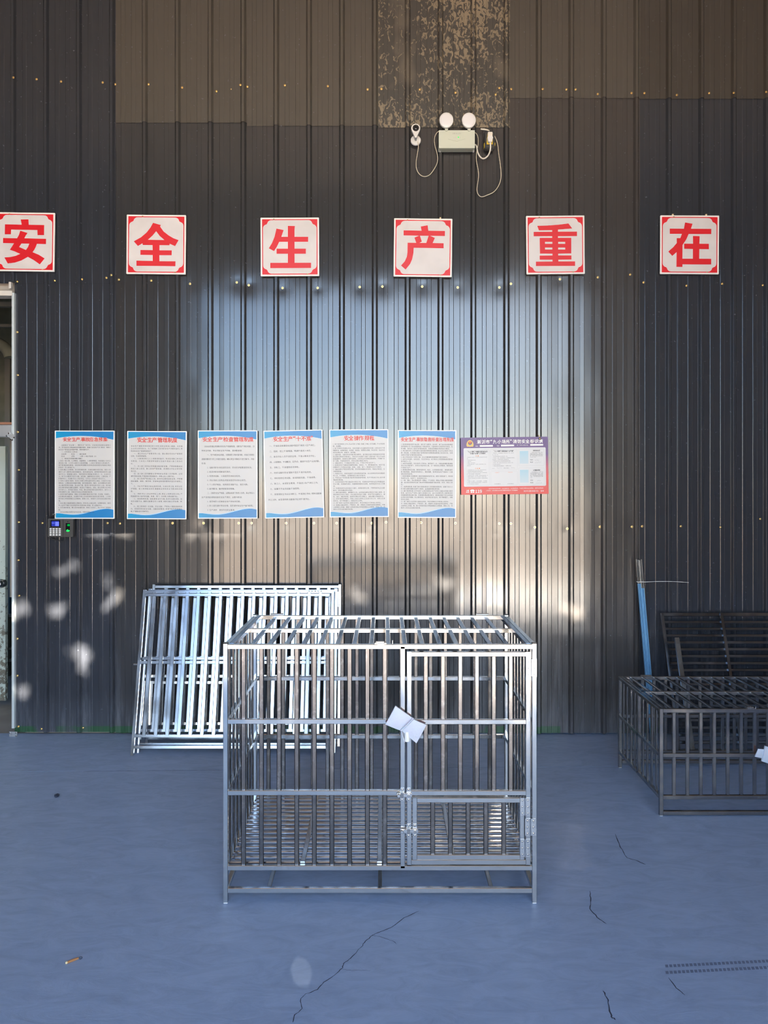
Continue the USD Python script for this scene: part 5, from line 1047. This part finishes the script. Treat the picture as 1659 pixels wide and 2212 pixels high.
obj('lead', pipe(spline([sb + (0.012, -0.016, 0.035), P(1067, 292, RIB_Y - .02), P(1073, 304, RIB_Y - .008), P(1076.5, 325, RIB_Y - .005), P(1080, 350, RIB_Y - .004), P(1082.2, 372, RIB_Y - .004), P(1081.5, 388, RIB_Y - .004), P(1077, 401, RIB_Y - .004), P(1066, 415, RIB_Y - .004), P(1050, 422.5, RIB_Y - .004), P(1039, 425, RIB_Y - .004), P(1032.5, 419, RIB_Y - .004), P(1030.5, 405, RIB_Y - .004), P(1033.5, 384, RIB_Y - .004), P(1033.5, 372, RIB_Y - .004), P(1029.6, 350, RIB_Y - .004), P(1029, 333, RIB_Y - .004), P(1032, 316, RIB_Y - .006), P(1033, 300, RIB_Y - .008), P(1030, 290, RIB_Y - .012), P(1025, 286.5, RIB_Y - .03)], 140), 0.0026, 8), 'cable_white', pg, smooth=50)
obj('supply_cable', pipe(spline([P(1038.5, 279, RIB_Y - .004), P(1046, 279.5, RIB_Y - .008), P(1053, 281, RIB_Y - .012), P(1056.5, 284.5, RIB_Y - .02)], 24), 0.0055, 10), 'cable_bright', so, smooth=50)
obj('cable_tail', pipe(spline([P(1057.5, 320, RIB_Y - .02), P(1057, 324, RIB_Y - .012), P(1056.6, 327, RIB_Y - .006)], 10), 0.0045, 8), 'black_plastic', so, smooth=50)

# ------------------------------------------------------------------ fingerprint time clock
tc_ = thing('time_clock', 'black fingerprint time clock with a lit keypad below the leftmost poster', 'time clock')
yk = RIB_Y - 0.034
kp = lambda a, b: (P(a, b, yk)[0], P(a, b, yk)[2])
def kbox(a, b, c, e, r=0.0): (x0_, z1_), (x1_, z0_) = kp(a, b), kp(c, e); return rrect(x0_, z0_, x1_, z1_, r)
obj('body', plate(unary_union([kbox(103.2, 1121, 136.6, 1160, 0.004), kbox(136.2, 1121, 157.6, 1160, 0.006), kbox(133, 1121, 140, 1160)]), 0.034, RIB_Y), 'clock_plastic', tc_)
obj('top_edge', bx((*kp(104.5, 1121.6)[:1], yk - 0.001, kp(0, 1122.2)[1]), (kp(156.5, 0)[0], yk + 0.02, kp(0, 1120.8)[1])), 'clock_edge', tc_)
obj('seam', plate(kbox(136.1, 1122.5, 136.7, 1159.5), 0.0006, yk), 'lens_black', tc_)
sc_ = part(tc_, 'display')
obj('glass', plate(kbox(109.2, 1123.7, 130, 1138.4, 0.001), 0.0010, yk), 'lens_black', sc_)
obj('lit_area', plate(kbox(111.4, 1125.5, 127.8, 1136.6), 0.0003, yk - 0.0010), 'screen_dim', sc_); obj('picture', plate(kbox(119.6, 1127.2, 127.4, 1136.2), 0.0003, yk - 0.0013), 'screen_blue', sc_)
obj('icon', join([plate(kbox(a, 1128.8, a + 1.8, 1131), 0.0003, yk - 0.0013) for a in (112.4, 115.6)]), 'screen_blue', sc_)
for r in range(4):
    for c in range(4):
        a, b = 107.2 + 6.5 * c, 1141.1 + 4.33 * r
        obj('key', plate(kbox(a, b, a + 4.9, b + 2.9, 0.004), 0.0025, yk), 'key_white', tc_)
fp = part(tc_, 'fingerprint_reader')
obj('window', plate(kbox(142, 1129.8, 151.2, 1147.6, 0.003), 0.0006, yk), 'lens_black', fp)
obj('green_glow', plate(Polygon([kp(143, 1147), kp(143.6, 1145), kp(146, 1143.4), kp(148, 1145), kp(150.8, 1145), kp(150, 1147.6), kp(147, 1148.6), kp(144, 1148)]), 0.0003, yk - 0.0006), 'glow_green', fp)
obj('green_reflection', plate(kbox(145.5, 1132, 151, 1136.5), 0.0003, yk - 0.0006), 'glow_green_dim', fp)
obj('microphone_hole', disc((kp(146.5, 0)[0], yk, kp(0, 1126.8)[1]), 0.0030, 0.0006, 12), 'lens_black', tc_)
obj('maker_mark', plate(kbox(144, 1153.2, 149.5, 1154), 0.0003, yk), 'clock_edge', tc_)
obj('cord', pipe(spline([P(139, 1159, RIB_Y - .015), P(139.3, 1165, RIB_Y - .012), P(136.5, 1169, RIB_Y - .008), P(131, 1169, RIB_Y - .006), P(122, 1166.5, RIB_Y - .004), P(112, 1163.5, RIB_Y - .004), P(106, 1159, RIB_Y - .006)], 40), 0.0022, 8), 'black_plastic', tc_, smooth=50)
us = part(tc_, 'cable_end')
obj('grip', pipe([P(107, 1118.5, RIB_Y - .012), P(110.5, 1114.5, RIB_Y - .012), P(115.5, 1110.5, RIB_Y - .014), P(118, 1108.8, RIB_Y - .014)], [0.005, 0.010, 0.0145, 0.006], 14), 'black_plastic', us, smooth=60)
obj('tip', pipe([P(118, 1109.5, RIB_Y - .014), P(121, 1111.5, RIB_Y - .010)], 0.005, 10), 'galvanised', us, smooth=40)

# ------------------------------------------------------------------ litter on the floor
q = GX(157, 2077)
bt = thing('litter_stub', 'small brown stub of litter lying on the bare floor at the lower left', 'litter', q, (0, 0, 42))
obj('stub', pipe([(-.020, 0, .004), (.0, 0, .0045), (.020, 0, .004)], [0.0042, 0.0045, 0.0036], 10), 'leaf_litter', bt, smooth=50)
obj('tip', ball((-.021, 0, .0045), .0046, 2), 'litter_tip', bt, smooth=True)
obj('wire_loop', pipe(spline([(.016, .004, .002), (.026, .006, .002), (.033, .002, .002), (.031, -.005, .002), (.022, -.004, .002)], 24), .0010, 6), 'litter_wire', bt, smooth=50)
q = GX(123, 1720.5)
lp = thing('litter_scrap', 'small dark scrap lying on the floor left of the large cage', 'litter', q, (0, 0, 15))
m = trimesh.creation.icosphere(2, 1.0); vv = m.vertices * (0.013, 0.022, 0.007) * (1 + 0.5 * (meshkit.noise(m.vertices * 2.3, 4)[:, None] - 0.5)) + (0, 0, 0.006)
obj('scrap', (vv, m.faces), 'litter_wire', lp, smooth=60)
